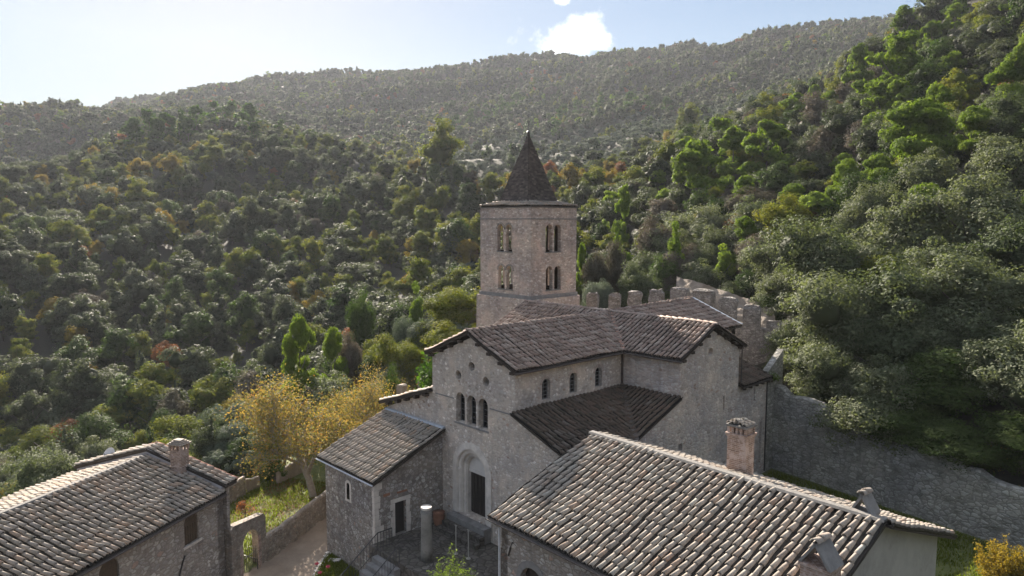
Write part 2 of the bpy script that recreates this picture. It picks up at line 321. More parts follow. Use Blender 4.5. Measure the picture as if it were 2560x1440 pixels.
def arched_window(P, parent, s, z0, w, h, depth=.35, bars=(2, 3), name='window', bar=.05, glass=True, barmat=None):
    f = None; mb = MB(); r = w/2
    lp = arch_loop(s, z0, w, h)
    inn = arch_loop(s, z0+bar, w-2*bar, h-2*bar)
    # frame ring
    k = len(lp)
    for i in range(k):
        a, b, c, d = lp[i], lp[(i+1) % k], inn[(i+1) % k], inn[i]
        mb.poly([P(*a, depth-.05), P(*b, depth-.05), P(*c, depth-.05), P(*d, depth-.05)])
        mb.poly([P(*d, depth-.05), P(*c, depth-.05), P(*c, depth+.03), P(*d, depth+.03)])
    def b_(s0, s1, za, zb): 
        q = [P(s0, za, depth-.04), P(s1, za, depth-.04), P(s1, zb, depth-.04), P(s0, zb, depth-.04), P(s0, za, depth), P(s1, za, depth), P(s1, zb, depth), P(s0, zb, depth)]
        mb.add(q, [(0,1,2,3),(4,7,6,5),(0,4,5,1),(1,5,6,2),(2,6,7,3),(3,7,4,0)])
    for i in range(1, bars[0]):
        x = s-r+w*i/bars[0]; b_(x-bar*.35, x+bar*.35, z0, z0+h-.12)
    for j in range(1, bars[1]+1):
        z = z0+(h-r)*j/bars[1]; b_(s-r, s+r, z-bar*.35, z+bar*.35)
    f = mb.build(name, barmat or M_LEADED, parent)
    g = MB(); g.poly([P(a, b, depth+.02) for a, b in lp]); g.build('pane', M_GLASS, f)
    return f

# ------------------------------------------------------------------ tiled roofs
PITCH_T = .40; COURSE = .62
def _tile_templates():
    # cover tile: thick half-tube, narrow at the top, wide at the lower end
    def tube(rl, rh, up, lip, n=6, amin=0., amax=math.pi):
        V = []; F = []
        for (v, r, z) in ((0., rl, lip), (1., rh, 0.)):
            for k in range(n+1):
                a = amin+(amax-amin)*k/n; V.append((r*math.cos(a), v, z+up*r*math.sin(a)))
        for k in range(n):  # inner lip at the lower end
            pass
        for k in range(n+1):
            a = amin+(amax-amin)*k/n; V.append(((rl-.035)*math.cos(a), 0., lip+up*(rl-.035)*math.sin(a)-.004))
        for k in range(n):
            F.append((k, k+1, n+1+k+1, n+1+k)); F.append((k+1, k, 2*(n+1)+k, 2*(n+1)+k+1))
        return np.array(V), np.array(F)
    return tube(.128, .100, 1.05, .06), tube(.15, .13, -.9, .0, 4)
TCOV, TPAN = _tile_templates()
def tiled_roof(name, parent, poly, down, mat, seed=0, pitch=PITCH_T, course=COURSE, lift=.02, under=True, rows=1.0, jitter=1.0, thick=.14, cut=None):
    """poly: 3-D corners of a plane roof slope; down: xy direction of fall. Real cover and pan tiles in rows."""
    rng = np.random.default_rng(seed+101)
    P = np.array(poly, float); n = np.zeros(3)
    for i in range(len(P)): n += np.cross(P[i]-P[0], P[(i+1) % len(P)]-P[0])
    n /= np.linalg.norm(n); n = n if n[2] > 0 else -n
    d = np.array([down[0], down[1], 0.]); d /= np.linalg.norm(d); up3 = -d; up3 = up3 - n*(up3@n); up3 /= np.linalg.norm(up3)
    u3 = np.cross(up3, n); O = P[0]
    U = (P-O)@u3; Vv = (P-O)@up3
    nr = max(1, int(round((U.max()-U.min())/pitch))); pt = (U.max()-U.min())/nr
    allV = []; allF = []; allR = []; nv = 0
    vmin = Vv.min()
    def span(x):
        xs = []
        for i in range(len(P)):
            a, b = U[i], U[(i+1) % len(P)]
            if (a <= x < b) or (b <= x < a): xs.append(Vv[i]+(Vv[(i+1) % len(P)]-Vv[i])*(x-a)/(b-a))
        return (min(xs), max(xs)) if len(xs) >= 2 else None
    for i in range(2*nr+1):
        pan = (i % 2 == 0); x = U.min()+i*pt/2
        xx = min(max(x, U.min()+.06), U.max()-.06); sp = span(xx)
        if not sp: continue
        v0, v1 = sp
        if v1-v0 < .12: continue
        wander = rng.normal(0, .016*jitter)
        off = (rng.random()-.5)*.22*course*jitter
        k0 = math.floor((v0-vmin-off)/course)
        v = vmin+off+k0*course
        tv, tf = TPAN if pan else TCOV
        while v < v1-.02:
            a = max(v, v0); b = min(v+course+.05, v1)
            if b-a > .08:
                s = rng.normal(1, .05*jitter); ang = rng.normal(0, .022*jitter)
                q = tv.copy(); q[:, 0] *= s; q[:, 2] *= s*rng.normal(1, .06*jitter)
                ly = q[:, 1]*(b-a)
                X = x+wander+q[:, 0]+ang*(ly-(b-a)/2)+rng.normal(0, .008*jitter); Y = a+ly
                Z = lift+q[:, 2]+(.09 if pan else .07)+rng.normal(0, .008*jitter)
                X = np.clip(X, U.min()-.06, U.max()+.06)
                allV.append(O+np.outer(X, u3)+np.outer(Y, up3)+np.outer(Z, n)); allF.append(tf+nv); nv += len(q)
                allR.append(np.full(len(tf), rng.random()+(2. if pan else 0.)))
            v += course
    V = np.vstack(allV); F = np.vstack(allF); R = np.concatenate(allR)
    V[:, 2] += .035*jitter*(np.sin(V[:, 0]*.9+seed)*np.sin(V[:, 1]*.8+seed*2.)+.6*np.sin(V[:, 0]*2.1-seed+V[:, 1]*1.7))+.01
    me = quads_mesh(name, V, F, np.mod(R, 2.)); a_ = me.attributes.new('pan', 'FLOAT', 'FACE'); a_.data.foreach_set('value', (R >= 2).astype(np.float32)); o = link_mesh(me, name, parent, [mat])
    if under:
        mb = MB(); top = [tuple(p) for p in P]; bot = [tuple(p-np.array([0, 0, thick])) for p in P]
        k = len(top); mb.add(top+bot, [tuple(range(k)), tuple(range(k, 2*k))[::-1]]+[(i, (i+1) % k, k+(i+1) % k, k+i) for i in range(k)])
        mb.build('roof_boarding', M_UNDER, o)
    return o
def tile_line(name, parent, pts, mat, seed=0, r=.16, length=.55, lift=.12, up=.8):
    """a line of overlapping half-round cap tiles along a ridge, hip or verge"""
    rng = np.random.default_rng(seed); pts = [np.array(p, float) for p in pts]; tv, tf = TCOV; Vs = []; Fs = []; Rs = []; nv = 0
    for a, b in zip(pts[:-1], pts[1:]):
        dd = b-a; Ln = np.linalg.norm(dd); dd /= Ln; sd_ = np.cross(dd, [0, 0, 1.]); sd_ /= np.linalg.norm(sd_); uu = np.cross(sd_, dd)
        k = max(1, int(Ln/length)); st = Ln/k
        for i in range(k):
            q = tv.copy(); q[:, 0] *= r/.125*rng.normal(1, .04); q[:, 2] *= r/.125*up
            ly = q[:, 1]*(st+.06)+i*st
            Vs.append(a+np.outer(q[:, 0]+rng.normal(0, .015), sd_)+np.outer(ly, dd)+np.outer(q[:, 2]+lift+rng.normal(0, .01), uu)); Fs.append(tf+nv); nv += len(q); Rs.append(np.full(len(tf), rng.random()))
    me = quads_mesh(name, np.vstack(Vs), np.vstack(Fs), np.concatenate(Rs)); return link_mesh(me, name, parent, [mat])
def strip(name, parent, pts, w, h, mat):
    """a low mortar or metal strip of width w lying along a line"""
    mb = MB()
    for a, b in zip(pts[:-1], pts[1:]):
        a = np.array(a, float); b = np.array(b, float); d = b-a; d /= np.linalg.norm(d); s = np.cross(d, [0, 0, 1.]); s /= np.linalg.norm(s); u = np.array([0, 0, 1.])
        vs = [a-s*w/2, a+s*w/2, b+s*w/2, b-s*w/2, a-s*w/3+u*h, a+s*w/3+u*h, b+s*w/3+u*h, b-s*w/3+u*h]
        mb.add(vs, [(0,3,2,1),(4,5,6,7),(0,1,5,4),(1,2,6,5),(2,3,7,6),(3,0,4,7)])
    return mb.build(name, mat, parent)
def gutter(name, parent, a, b, mat, r=.09):
    mb = MB(); a = np.array(a, float); b = np.array(b, float); d = b-a; L_ = np.linalg.norm(d); d /= L_; s = np.cross(d, [0, 0, 1.]); s /= np.linalg.norm(s)
    k = 8; vs = []
    for p in (a, b):
        for j in range(k+1):
            t_ = math.pi*j/k; vs.append(p+s*r*math.cos(t_)-np.array([0, 0, 1])*r*math.sin(t_))
        for j in range(k+1):
            t_ = math.pi*j/k; vs.append(p+s*(r-.015)*math.cos(t_)-np.array([0, 0, 1])*(r-.015)*math.sin(t_))
    m_ = 2*(k+1); fs = []
    for j in range(k):
        fs += [(j, j+1, m_+j+1, m_+j), (k+1+j+1, k+1+j, m_+k+1+j, m_+k+1+j+1)]
    mb.add(vs, fs); mb.tube([a+s*r, b+s*r], .014, 5); mb.tube([a-s*r, b-s*r], .014, 5)
    return mb.build(name, mat, parent)
def copy_tree(o, parent=None):
    c = o.copy(); COL.objects.link(c); c.parent = parent
    if parent is not None: c.matrix_parent_inverse = o.matrix_parent_inverse.copy()
    for ch in list(o.children): copy_tree(ch, c)
    return c
# ================================================================== THE CHURCH
XL, ZE, ZR, YT, WT, XT, XTL = -9.0, 11.50, 13.60, 15.5, 4.14, 5.19, -14.5
OV = .43; XC = -4.5; ZA = 8.80; ZB = 6.85
church = tag(empty('abbey_church', (-4.5, 10, 0)), 'pinkish grey rubble stone abbey church with cross-shaped tiled roof, round portal and triple window', 'church')
def rel(o, par):
    o.parent = par; o.matrix_parent_inverse = Matrix.Translation(par.location).inverted() if not par.rotation_euler[2] else (Matrix.Translation(par.location) @ Matrix.Rotation(par.rotation_euler[2], 4, 'Z')).inverted()
    return o
class Ctx: pass
# every part is modelled in world coordinates; parts hang on the empties through the inverse matrix
_old_link = link_mesh
def link_mesh(me, name, parent=None, mats=(), smooth=False):
    o = _old_link(me, name, None, mats, smooth)
    if parent is not None:
        o.parent = parent
        root = parent
        while root.parent is not None: root = root.parent
        if parent is root and root.type == 'EMPTY': o.matrix_parent_inverse = Matrix.Translation(root.location).inverted()
    return o
# facade
trif = [arch_loop(-6.25+.5+i*1.28, 6.87, 1.02, 2.15) for i in range(3)]
trif = [arch_loop(-5.72+i*1.24, 6.87, 1.0, 2.2) for i in range(3)]
oc = [circ_loop(-4.45, 11.15, .33), circ_loop(-5.93, 10.32, .33), circ_loop(-2.92, 10.32, .33)]
portal_o = arch_loop(-4.45, .1, 3.3, 5.0)
fac = [(-15.2, -4.6), (5.19, -4.6), (5.19, 6.60), (.02, 8.62), (0, 11.3), (XC, 13.22), (XL, 11.3), (XL-.02, 8.62), (-15.2, 6.2)]
wf, PF = wall('facade_wall', church, (0, 0), (1, 0), fac, trif+oc+[portal_o], .9, M_FACADE)
for i in range(3): arched_window(PF, church, -5.72+i*1.24, 6.87, 1.0, 2.2, .5, (2, 4), 'triple_window_light', .03)
for (x, z) in ((-4.45, 11.15), (-5.93, 10.32), (-2.92, 10.32)):
    mb = MB(); mb.add([PF(a, b, .5) for a, b in circ_loop(x, z, .34)], [tuple(range(16))]); mb.build('oculus_pane', M_GLASS, church)
    # radiating voussoirs round the oculus
    mb = MB()
    for k in range(14):
        a0 = 2*math.pi*k/14+.05; a1 = 2*math.pi*(k+1)/14-.05; r0, r1 = .34, .56+.05*((k*7) % 3)
        f = [(r0*math.cos(a0), r0*math.sin(a0)), (r1*math.cos(a0), r1*math.sin(a0)), (r1*math.cos(a1), r1*math.sin(a1)), (r0*math.cos(a1), r0*math.sin(a1))]
        q = [PF(x+p, z+r, -.015) for p, r in f]; q2 = [PF(x+p, z+r, .05) for p, r in f]
        mb.add(q+q2, [(0,1,2,3),(4,7,6,5),(0,4,5,1),(1,5,6,2),(2,6,7,3),(3,7,4,0)])
    mb.build('oculus_surround', M_FACADE, church)
# columns between the lights
for i in range(2):
    x = -5.72+.62+i*1.24; mb = MB(); y = .14
    mb.tube([(x, y, 6.9), (x, y, 8.05)], .11, 10); mb.tube([(x, y, 6.87), (x, y, 6.98), (x, y, 7.02)], [.15, .15, .09], 10)
    mb.tube([(x, y, 7.95), (x, y, 8.02), (x, y, 8.3), (x, y, 8.38)], [.09, .11, .17, .17], 10)
    mb.build('window_column', M_LIME, church, True)
mb = MB(); mb.box((-6.35, -.06, 6.74), (-2.62, .4, 6.86)); mb.build('window_sill', M_STEP, church)
for a_, b_ in ((-8.6, -6.45), (-2.5, -.3)): mb = MB(); mb.box((a_, -.05, 8.48), (b_, .02, 8.56)); mb.build('string_course', M_STEP, church)
# portal with stepped archivolts
po = MB()
def ring(mb, cx, zs, zb, r0, r1, y0, y1, n=20):
    def pts(r): return [(cx+r, zb)]+[(cx+r*math.cos(a), zs+r*math.sin(a)) for a in np.linspace(0, math.pi, n+1)]+[(cx-r, zb)]
    A = pts(r0); B = pts(r1)
    for i in range(len(A)-1):
        a, b, c, d = A[i], A[i+1], B[i+1], B[i]
        mb.poly([(a[0], y0, a[1]), (b[0], y0, b[1]), (c[0], y0, c[1]), (d[0], y0, d[1])])
        mb.poly([(a[0], y0, a[1]), (b[0], y0, b[1]), (b[0], y1, b[1]), (a[0], y1, a[1])])
        mb.poly([(d[0], y0, d[1]), (c[0], y0, c[1]), (c[0], y1, c[1]), (d[0], y1, d[1])])
ring(po, -4.45, 3.5, .1, 1.66, 2.12, -.08, .05); ring(po, -4.45, 3.5, .1, 1.60, 1.70, -.03, .3)
ring(po, -4.45, 3.5, .1, 1.36, 1.62, .10, .4); ring(po, -4.45, 3.5, .1, 1.30, 1.38, .16, .5)
ring(po, -4.45, 3.5, .1, 1.06, 1.32, .32, .75); ring(po, -4.45, 3.5, .1, .98, 1.08, .40, .9)
po.build('portal_surround', M_LIME, church)
for sx_ in (-1, 1): mb = MB(); mb.tube([(-4.45+sx_*1.52, .1, .12), (-4.45+sx_*1.52, .1, .3), (-4.45+sx_*1.52, .1, .36), (-4.45+sx_*1.52, .1, 3.2), (-4.45+sx_*1.52, .1, 3.45)], [.13, .13, .085, .08, .14], 10); mb.build('portal_shaft', M_LIME, church, True)
mb = MB(); lp = [(-5.5, 3.3), (-3.4, 3.3)]+[(-4.45+1.05*math.cos(a), 3.5+1.05*math.sin(a)) for a in np.linspace(0, math.pi, 15)]
mb.add([(a, .62, b) for a, b in lp], [tuple(range(len(lp)))]); mb.box((-5.5, .58, 3.2), (-3.4, .8, 3.42)); mb.build('lunette', M_LUNETTE, church)
mb = MB(); mb.box((-5.45, .78, .1), (-3.45, .86, 3.2))
for k in range(5): mb.box((-5.42+k*.4, .74, .2), (-5.42+k*.4+.33, .78, 3.1))
dr = mb.build('portal_door', M_DARKWOOD, church)
# nave walls
c3 = [2.95, 5.75, 8.55]
NH = [arch_loop(y, ZA+.28, .82, 1.5) for y in c3]
wn, PN = wall('nave_wall', church, (0, .9), (0, 11.36), [(0, 6), (10.46, 6), (10.46, 11.3), (0, 11.3)], [[(a-.9, b) for a, b in h] for h in NH], .8, M_FACADE)
for y in c3:
    arched_window(PN, church, y-.9, ZA+.28, .82, 1.5, .32, (2, 4), 'nave_window', .04)
    mb = MB()  # voussoirs
    for k in range(9):
        a0 = math.pi*k/9+.03; a1 = math.pi*(k+1)/9-.03; zc = ZA+.28+1.5-.41
        f = [(r*math.cos(a), r*math.sin(a)) for r, a in ((.42, a0), (.64, a0), (.64, a1), (.42, a1))]
        q = [PN(y-.9+p, zc+r, -.012) for p, r in f]; q2 = [PN(y-.9+p, zc+r, .05) for p, r in f]
        mb.add(q+q2, [(0,1,2,3),(4,7,6,5),(0,4,5,1),(1,5,6,2),(2,6,7,3),(3,7,4,0)])
    mb.build('window_arch', M_TOWER, church)
wall('nave_wall', church, (XL, 11.36), (XL, .9), [(0, 5), (10.46, 5), (10.46, 11.3), (0, 11.3)], [], .8, M_FACADE)
# transept
wall('transept_wall', church, (0, 11.36), (XT-.9, 11.36), [(0, 6), (XT-.9, 6), (XT-.9, 11.3), (0, 11.3)], [], .8, M_SIDE)
# the whole flank on x = XT, from the aisle to the rear room, in one masonry plane with its gable
oc2 = circ_loop(15.38, 11.55, .33); 
slits = [rect_loop(17.38, 17.62, 6.7, 7.85), rect_loop(22.25, 22.45, 6.6, 7.7), rect_loop(23.4, 23.75, 1.0, 4.6), rect_loop(11.35, 11.85, 4.75, 5.3)]
flank = [(.9, -1.2), (24.6, -1.2), (24.6, 8.15), (19.64, 8.15), (19.64, 11.3), (YT, 13.22), (11.36, 11.3), (11.36, 8.62), (6.17, 6.62), (.9, 6.62)]
wfl, PX = wall('flank_wall', church, (XT, 0), (XT, 1), flank, [oc2]+slits, .9, M_SIDE)
mb = MB(); mb.add([PX(a, b, .45) for a, b in oc2], [tuple(range(16))]); mb.build('oculus_pane', M_WHITEPL, church)
for lp in slits: mb = MB(); mb.add([PX(a, b, .5) for a, b in lp], [(0, 1, 2, 3)]); mb.build('slit_pane', M_GLASS, church)
wall('transept_wall', church, (XT-.9, 19.64), (-14.5, 19.64), [(0, -1), (18.8, -1), (18.8, 11.3), (0, 11.3)], [], .8, M_SIDE)
wall('transept_gable_wall', church, (XTL, 19.64), (XTL, 11.36), [(0, -4.6), (8.28, -4.6), (8.28, 11.3), (4.14, 13.22), (0, 11.3)], [], .8, M_SIDE)
wall('transept_wall', church, (XTL, 11.36), (XL, 11.36), [(.8, -4.6), (5.5, -4.6), (5.5, 11.3), (.8, 11.3)], [], .8, M_SIDE)
# left aisle wall
wall('aisle_wall', church, (-15.2, 11.3), (-15.2, .9), [(0, -4.6), (10.4, -4.6), (10.4, 6.2), (0, 6.2)], [], .8, M_SIDE)
# chancel
wall('chancel_wall', church, (.35, 20.44), (.35, 27.6), [(0, 0), (7.16, 0), (7.16, 11.7), (0, 11.7)], [], .7, M_SIDE)
wall('chancel_gable_wall', church, (.35, 27.6), (-9.4, 27.6), [(0, 0), (9.75, 0), (9.75, 11.7), (4.9, 13.7), (0, 11.7)], [], .7, M_SIDE)
wall('chancel_wall', church, (-9.4, 27.6), (-9.4, 20.44), [(.7, 0), (7.16, 0), (7.16, 11.7), (.7, 11.7)], [], .7, M_SIDE)
# small rear room with lean-to roof
wall('rear_room_wall', church, (XT, 24.6), (.35, 24.6), [(.9, -1), (4.84, -1), (4.84, 9.6), (.9, 8.2)], [], .5, M_BOUND)
# roofs
def z_n(x): return ZR-(abs(x-XC))*(ZR-ZE)/4.93
def z_t(y): return ZR-(abs(y-YT))*(ZR-ZE)/4.58
R_ = tiled_roof('nave_roof', church, [(.43, -.39, ZE), (.43, 10.92, ZE), (XC, YT, ZR), (XC, -.39, ZR)], (1, 0), M_TILE_CHURCH, 1)
tiled_roof('nave_roof', church, [(-9.43, -.39, ZE), (XC, -.39, ZR), (XC, YT, ZR), (-9.43, 10.92, ZE)], (-1, 0), M_TILE_CHURCH, 2)
tiled_roof('transept_roof', church, [(.43, 10.92, ZE), (5.57, 10.92, ZE), (5.57, YT, ZR), (XC, YT, ZR)], (0, -1), M_TILE_CHURCH, 3)
tiled_roof('transept_roof', church, [(-14.9, 10.92, ZE), (-9.43, 10.92, ZE), (XC, YT, ZR), (-14.9, YT, ZR)], (0, -1), M_TILE_CHURCH, 4)
tiled_roof('transept_roof', church, [(XC, YT, ZR), (5.57, YT, ZR), (5.57, 20.08, ZE), (.9, 20.08, ZE)], (0, 1), M_TILE_CHURCH, 5)
tiled_roof('transept_roof', church, [(XC, YT, ZR), (-9.9, 20.08, ZE), (-14.9, 20.08, ZE), (-14.9, YT, ZR)], (0, 1), M_TILE_CHURCH, 6)
ZC = 13.88
tiled_roof('chancel_roof', church, [(XC, 15.9, 13.62), (.9, 19.6, 11.75), (.78, 27.95, 11.80), (XC, 27.95, ZC)], (1, 0), M_TILE_CHURCH, 7)
tiled_roof('chancel_roof', church, [(XC, 15.9, 13.62), (XC, 27.95, ZC), (-9.8, 27.95, 11.80), (-9.9, 19.6, 11.75)], (-1, 0), M_TILE_CHURCH, 8)
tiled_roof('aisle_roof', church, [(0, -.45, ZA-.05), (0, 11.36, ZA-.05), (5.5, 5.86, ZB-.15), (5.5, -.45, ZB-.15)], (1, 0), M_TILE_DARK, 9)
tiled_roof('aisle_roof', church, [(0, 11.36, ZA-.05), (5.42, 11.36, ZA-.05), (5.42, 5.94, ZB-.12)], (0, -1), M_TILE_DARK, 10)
tiled_roof('aisle_roof', church, [(XL, -.45, 8.72), (XL, 11.3, 8.72), (-15.7, 11.3, 6.55), (-15.7, -.45, 6.55)], (-1, 0), M_TILE_PALE, 11)
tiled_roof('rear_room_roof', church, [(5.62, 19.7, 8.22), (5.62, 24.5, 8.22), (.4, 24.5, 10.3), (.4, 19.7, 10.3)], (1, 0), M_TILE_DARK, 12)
tile_line('ridge_tiles', church, [(XC, -.42, ZR), (XC, YT, ZR)], M_TILE_CHURCH, 3); tile_line('ridge_tiles', church, [(-14.92, YT, ZR), (XC, YT, ZR), (5.6, YT, ZR)], M_TILE_CHURCH, 4)
tile_line('ridge_tiles', church, [(XC, YT+.4, ZR+.02), (XC, 27.97, ZC)], M_TILE_CHURCH, 5)
v_ = tile_line('valley_tiles', church, [(.46, 10.9, ZE+.02), (XC+.15, YT-.14, ZR-.08)], M_TILE_NEW, 6, .15, .42, .10, .55); v_['label'] = 'bright new terracotta tiles along the valley'
strip('verge_flashing', church, [(.8, 28.02, 11.92), (XC, 28.02, ZC+.12)], .34, .05, M_ZINC)
strip('verge_flashing', church, [(.45, 19.7, 10.42), (.45, 24.6, 10.42)], .2, .05, M_ZINC)
# dark valley gutter of the aisle roof
mb = MB(); a = np.array([-.02, 11.38, ZA+.09]); b = np.array([5.5, 5.86, ZB+.02]); s = np.array([.707, .707, 0])*.2; mb.add([a-s, a+s, b+s, b-s, a+(0, 0, .05), b+(0, 0, .05)], [(0, 1, 2, 3)]); mb.tube([a, b], .08, 8); mb.build('valley_gutter', M_BROWNMETAL, church)
mb = MB(); mb.tube([(.12, 11.22, 11.45), (.12, 11.22, ZA+.15)], .085, 8); mb.tube([(5.36, 5.98, ZB), (5.40, 5.98, 1.)], .07, 8); mb.build('downpipe', M_BROWNMETAL, church)
mb = MB(); mb.tube([(XT+.09, 24.3, 8.1), (XT+.09, 24.3, .2)], .05, 8); mb.tube([(XT+.1, 19.9, 11.4), (XT+.1, 19.9, 8.4)], .05, 8); mb.build('downpipe', M_IRON, church)
gutter('eaves_gutter', church, (.52, -.45, ZE-.06), (.52, 10.85, ZE-.06), M_BROWNMETAL); gutter('eaves_gutter', church, (.5, 10.82, ZE-.06), (5.6, 10.82, ZE-.06), M_BROWNMETAL)
# roof timbers: corbels under the verges and eaves
mb = MB()
for k in range(4):
    for sgn in (-1, 1):
        x = XC+sgn*(1.0+k*1.15); z = z_n(x)-.30; mb.box((x-.16, -.36, z-.12), (x+.16, .02, z+.08))
for k in range(4):
    for sgn in (-1, 1):
        y = YT+sgn*(.9+k*1.05); z = z_t(y)-.30; mb.box((XT-.02, y-.16, z-.12), (XT+.36, y+.16, z+.08))
for k in range(5): x = -14.6+k*1.25; mb.box((x-.18, -.42, 6.12+.324*(x+15.7)+.05), (x+.18, .02, 6.38+.324*(x+15.7)))
for k in range(5): y = 20.2+k*1.0; mb.box((XT-.02, y-.1, 7.9), (XT+.36, y+.1, 8.08))
mb.build('eaves_corbels', M_BEAM, church)
# rear: short stone parapet beside the rear room
mb = MB(); wall_into(mb, (XT+.02, 24.62), (XT+.02, 27.3), [(0, -1), (2.6, -1), (2.6, 10.3), (0, 8.75)], [], .55); mb.build('rear_parapet', M_BOUND, church)

# ------------------------------------------------------------------ bell tower
tx1, ty0 = -16.2, 17.6; TSX, TSY = 7.6, 6.65; tx0 = tx1-TSX; ty1 = ty0+TSY; zt0, zt1 = 13.95, 22.72; TS = 7.1
tower = tag(empty('bell_tower', (tx0+TSX/2, ty0+TSY/2, 0)), 'square pinkish stone bell tower with two tiers of twin arches and a dark pointed spire', 'bell tower')
def bif(cs, z, w, h, gap): return [arch_loop(cs-(w+gap)/2, z, w, h), arch_loop(cs+(w+gap)/2, z, w, h)]
upz, upw, uph = 18.25, 1.0, 2.75; loz, low, loh = 14.4, .98, 2.4
faces = [((tx0, ty0), (tx1, ty0), 3.78, 3.88, TSX), ((tx1, ty0), (tx1, ty1), 3.15, 3.2, TSY), ((tx1, ty1), (tx0, ty1), 3.8, 3.8, TSX), ((tx0, ty1), (tx0, ty0), 3.3, 3.3, TSY)]
for i, (a, b, cu, cl, TS_) in enumerate(faces):
    hs = bif(cu, upz, upw, uph, .24)+bif(cl, loz, low, loh, .24)
    ins = 0 if i % 2 == 0 else .45
    outl = [(ins, zt0-.3), (TS_-ins, zt0-.3), (TS_-ins, zt1), (ins, zt1)]
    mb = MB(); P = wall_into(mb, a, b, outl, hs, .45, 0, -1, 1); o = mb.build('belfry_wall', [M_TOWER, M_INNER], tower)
    for (c, z, w, h, gap) in ((cu, upz, upw, uph, .24), (cl, loz, low, loh, .24)):
        mb = MB(); q = P(c, 0, .22); r_ = .085; zc = z+h-w/2-.1
        mb.tube([(q[0], q[1], z), (q[0], q[1], z+.14), (q[0], q[1], z+.18), (q[0], q[1], zc-.3), (q[0], q[1], zc-.24), (q[0], q[1], zc), (q[0], q[1], zc+.12)], [.15, .15, .09, .085, .11, .2, .22], 10)
        mb.build('arch_column', M_LIME, tower, True)
        mb = MB()
        for sgn in (-1, 1):
            for k in range(9):
                a0 = math.pi*k/9; a1 = math.pi*(k+1)/9-.05; r0, r1 = w/2+.01, w/2+.2
                cc_ = c+sgn*(w+gap)/2; zz = z+h-w/2
                f = [(r*math.cos(a_), r*math.sin(a_)) for r, a_ in ((r0, a0), (r1, a0), (r1, a1), (r0, a1))]
                qq = [P(cc_+p_, zz+r, -.03) for p_, r in f]; q2 = [P(cc_+p_, zz+r, .05) for p_, r in f]
                mb.add(qq+q2, [(0,1,2,3),(4,7,6,5),(0,4,5,1),(1,5,6,2),(2,6,7,3),(3,7,4,0)])
        mb.build('arch_ring', M_ANNEX if i == 0 else M_TOWER, tower)
        mb = MB(); mb.box((0, 0, 0), (1, 1, 1), 0, lambda p, P=P, c=c, z=z, w=w, gap=gap: P(c-w-gap/2-.06+(2*w+gap+.12)*p[0], z-.1+.1*p[2], -.05+.5*p[1])); mb.build('opening_sill', M_STEP, tower)
mb = MB(); mb.box((tx0-.12, ty0-.12, zt0-.36), (tx1+.12, ty1+.12, zt0-.02)); mb.build('lower_cornice', M_STEP, tower)
mb = MB(); mb.box((tx0-.05, ty0-.05, zt1-1.22), (tx1+.05, ty1+.05, zt1-1.1)); 
mb2 = MB()
for a, b in (((tx0-.05, ty0-.05), (tx1+.05, ty0+.01)), ((tx1-.01, ty0+.01), (tx1+.05, ty1+.05)), ((tx0-.05, ty1-.01), (tx1-.01, ty1+.05)), ((tx0-.05, ty0+.01), (tx0+.01, ty1-.01))): mb2.box((a[0], a[1], zt1-1.22), (b[0], b[1], zt1-1.12))
mb2.build('string_course', M_STEP, tower)
# pale quoins on the near corner
mb = MB(); rq = random.Random(3); z = zt0
while z < zt1-.3:
    h = rq.uniform(.3, .45); a_, b_ = rq.uniform(.3, .7), rq.uniform(.3, .7)
    if rq.random() < .8: mb = MB(); mb.box((tx1-a_, ty0-.015, z+.02), (tx1-.302, ty0+.3, z+h-.02)); mb.box((tx1-.3, ty0-.016, z+.02), (tx1+.012, ty0+b_, z+h-.02)); mb.build('quoin', M_TOWER, tower)
    z += h
# wider base
mb = MB(); e_ = .3
vs = [(tx0-e_-.3, ty0-e_, -8), (tx1+e_, ty0-e_, -8), (tx1+e_, ty1+e_, -8), (tx0-e_-.3, ty1+e_, -8), (tx0-e_, ty0-e_, zt0-.36), (tx1+e_, ty0-e_, zt0-.36), (tx1+e_, ty1+e_, zt0-.36), (tx0-e_, ty1+e_, zt0-.36)]
mb.add(vs, [(0,3,2,1),(4,5,6,7),(0,1,5,4),(1,2,6,5),(2,3,7,6),(3,0,4,7)]); mb.build('tower_base', M_TOWER, tower)
mb = MB(); mb.box((tx0+.4, ty0+.4, zt1-.9), (tx1-.4, ty1-.4, zt1-.75)); mb.build('belfry_ceiling', M_UNDER, tower)
mb = MB(); mb.box((tx0+.46, ty0+.46, 17.3), (tx1-.46, ty1-.46, 17.5)); mb.build('belfry_floor', M_UNDER, tower)
mb = MB(); mb.box((tx0-.05, ty0-.05, zt1-.06), (tx1+.05, ty1+.05, zt1+.05)); mb.build('eaves_slab', M_STEP, tower)
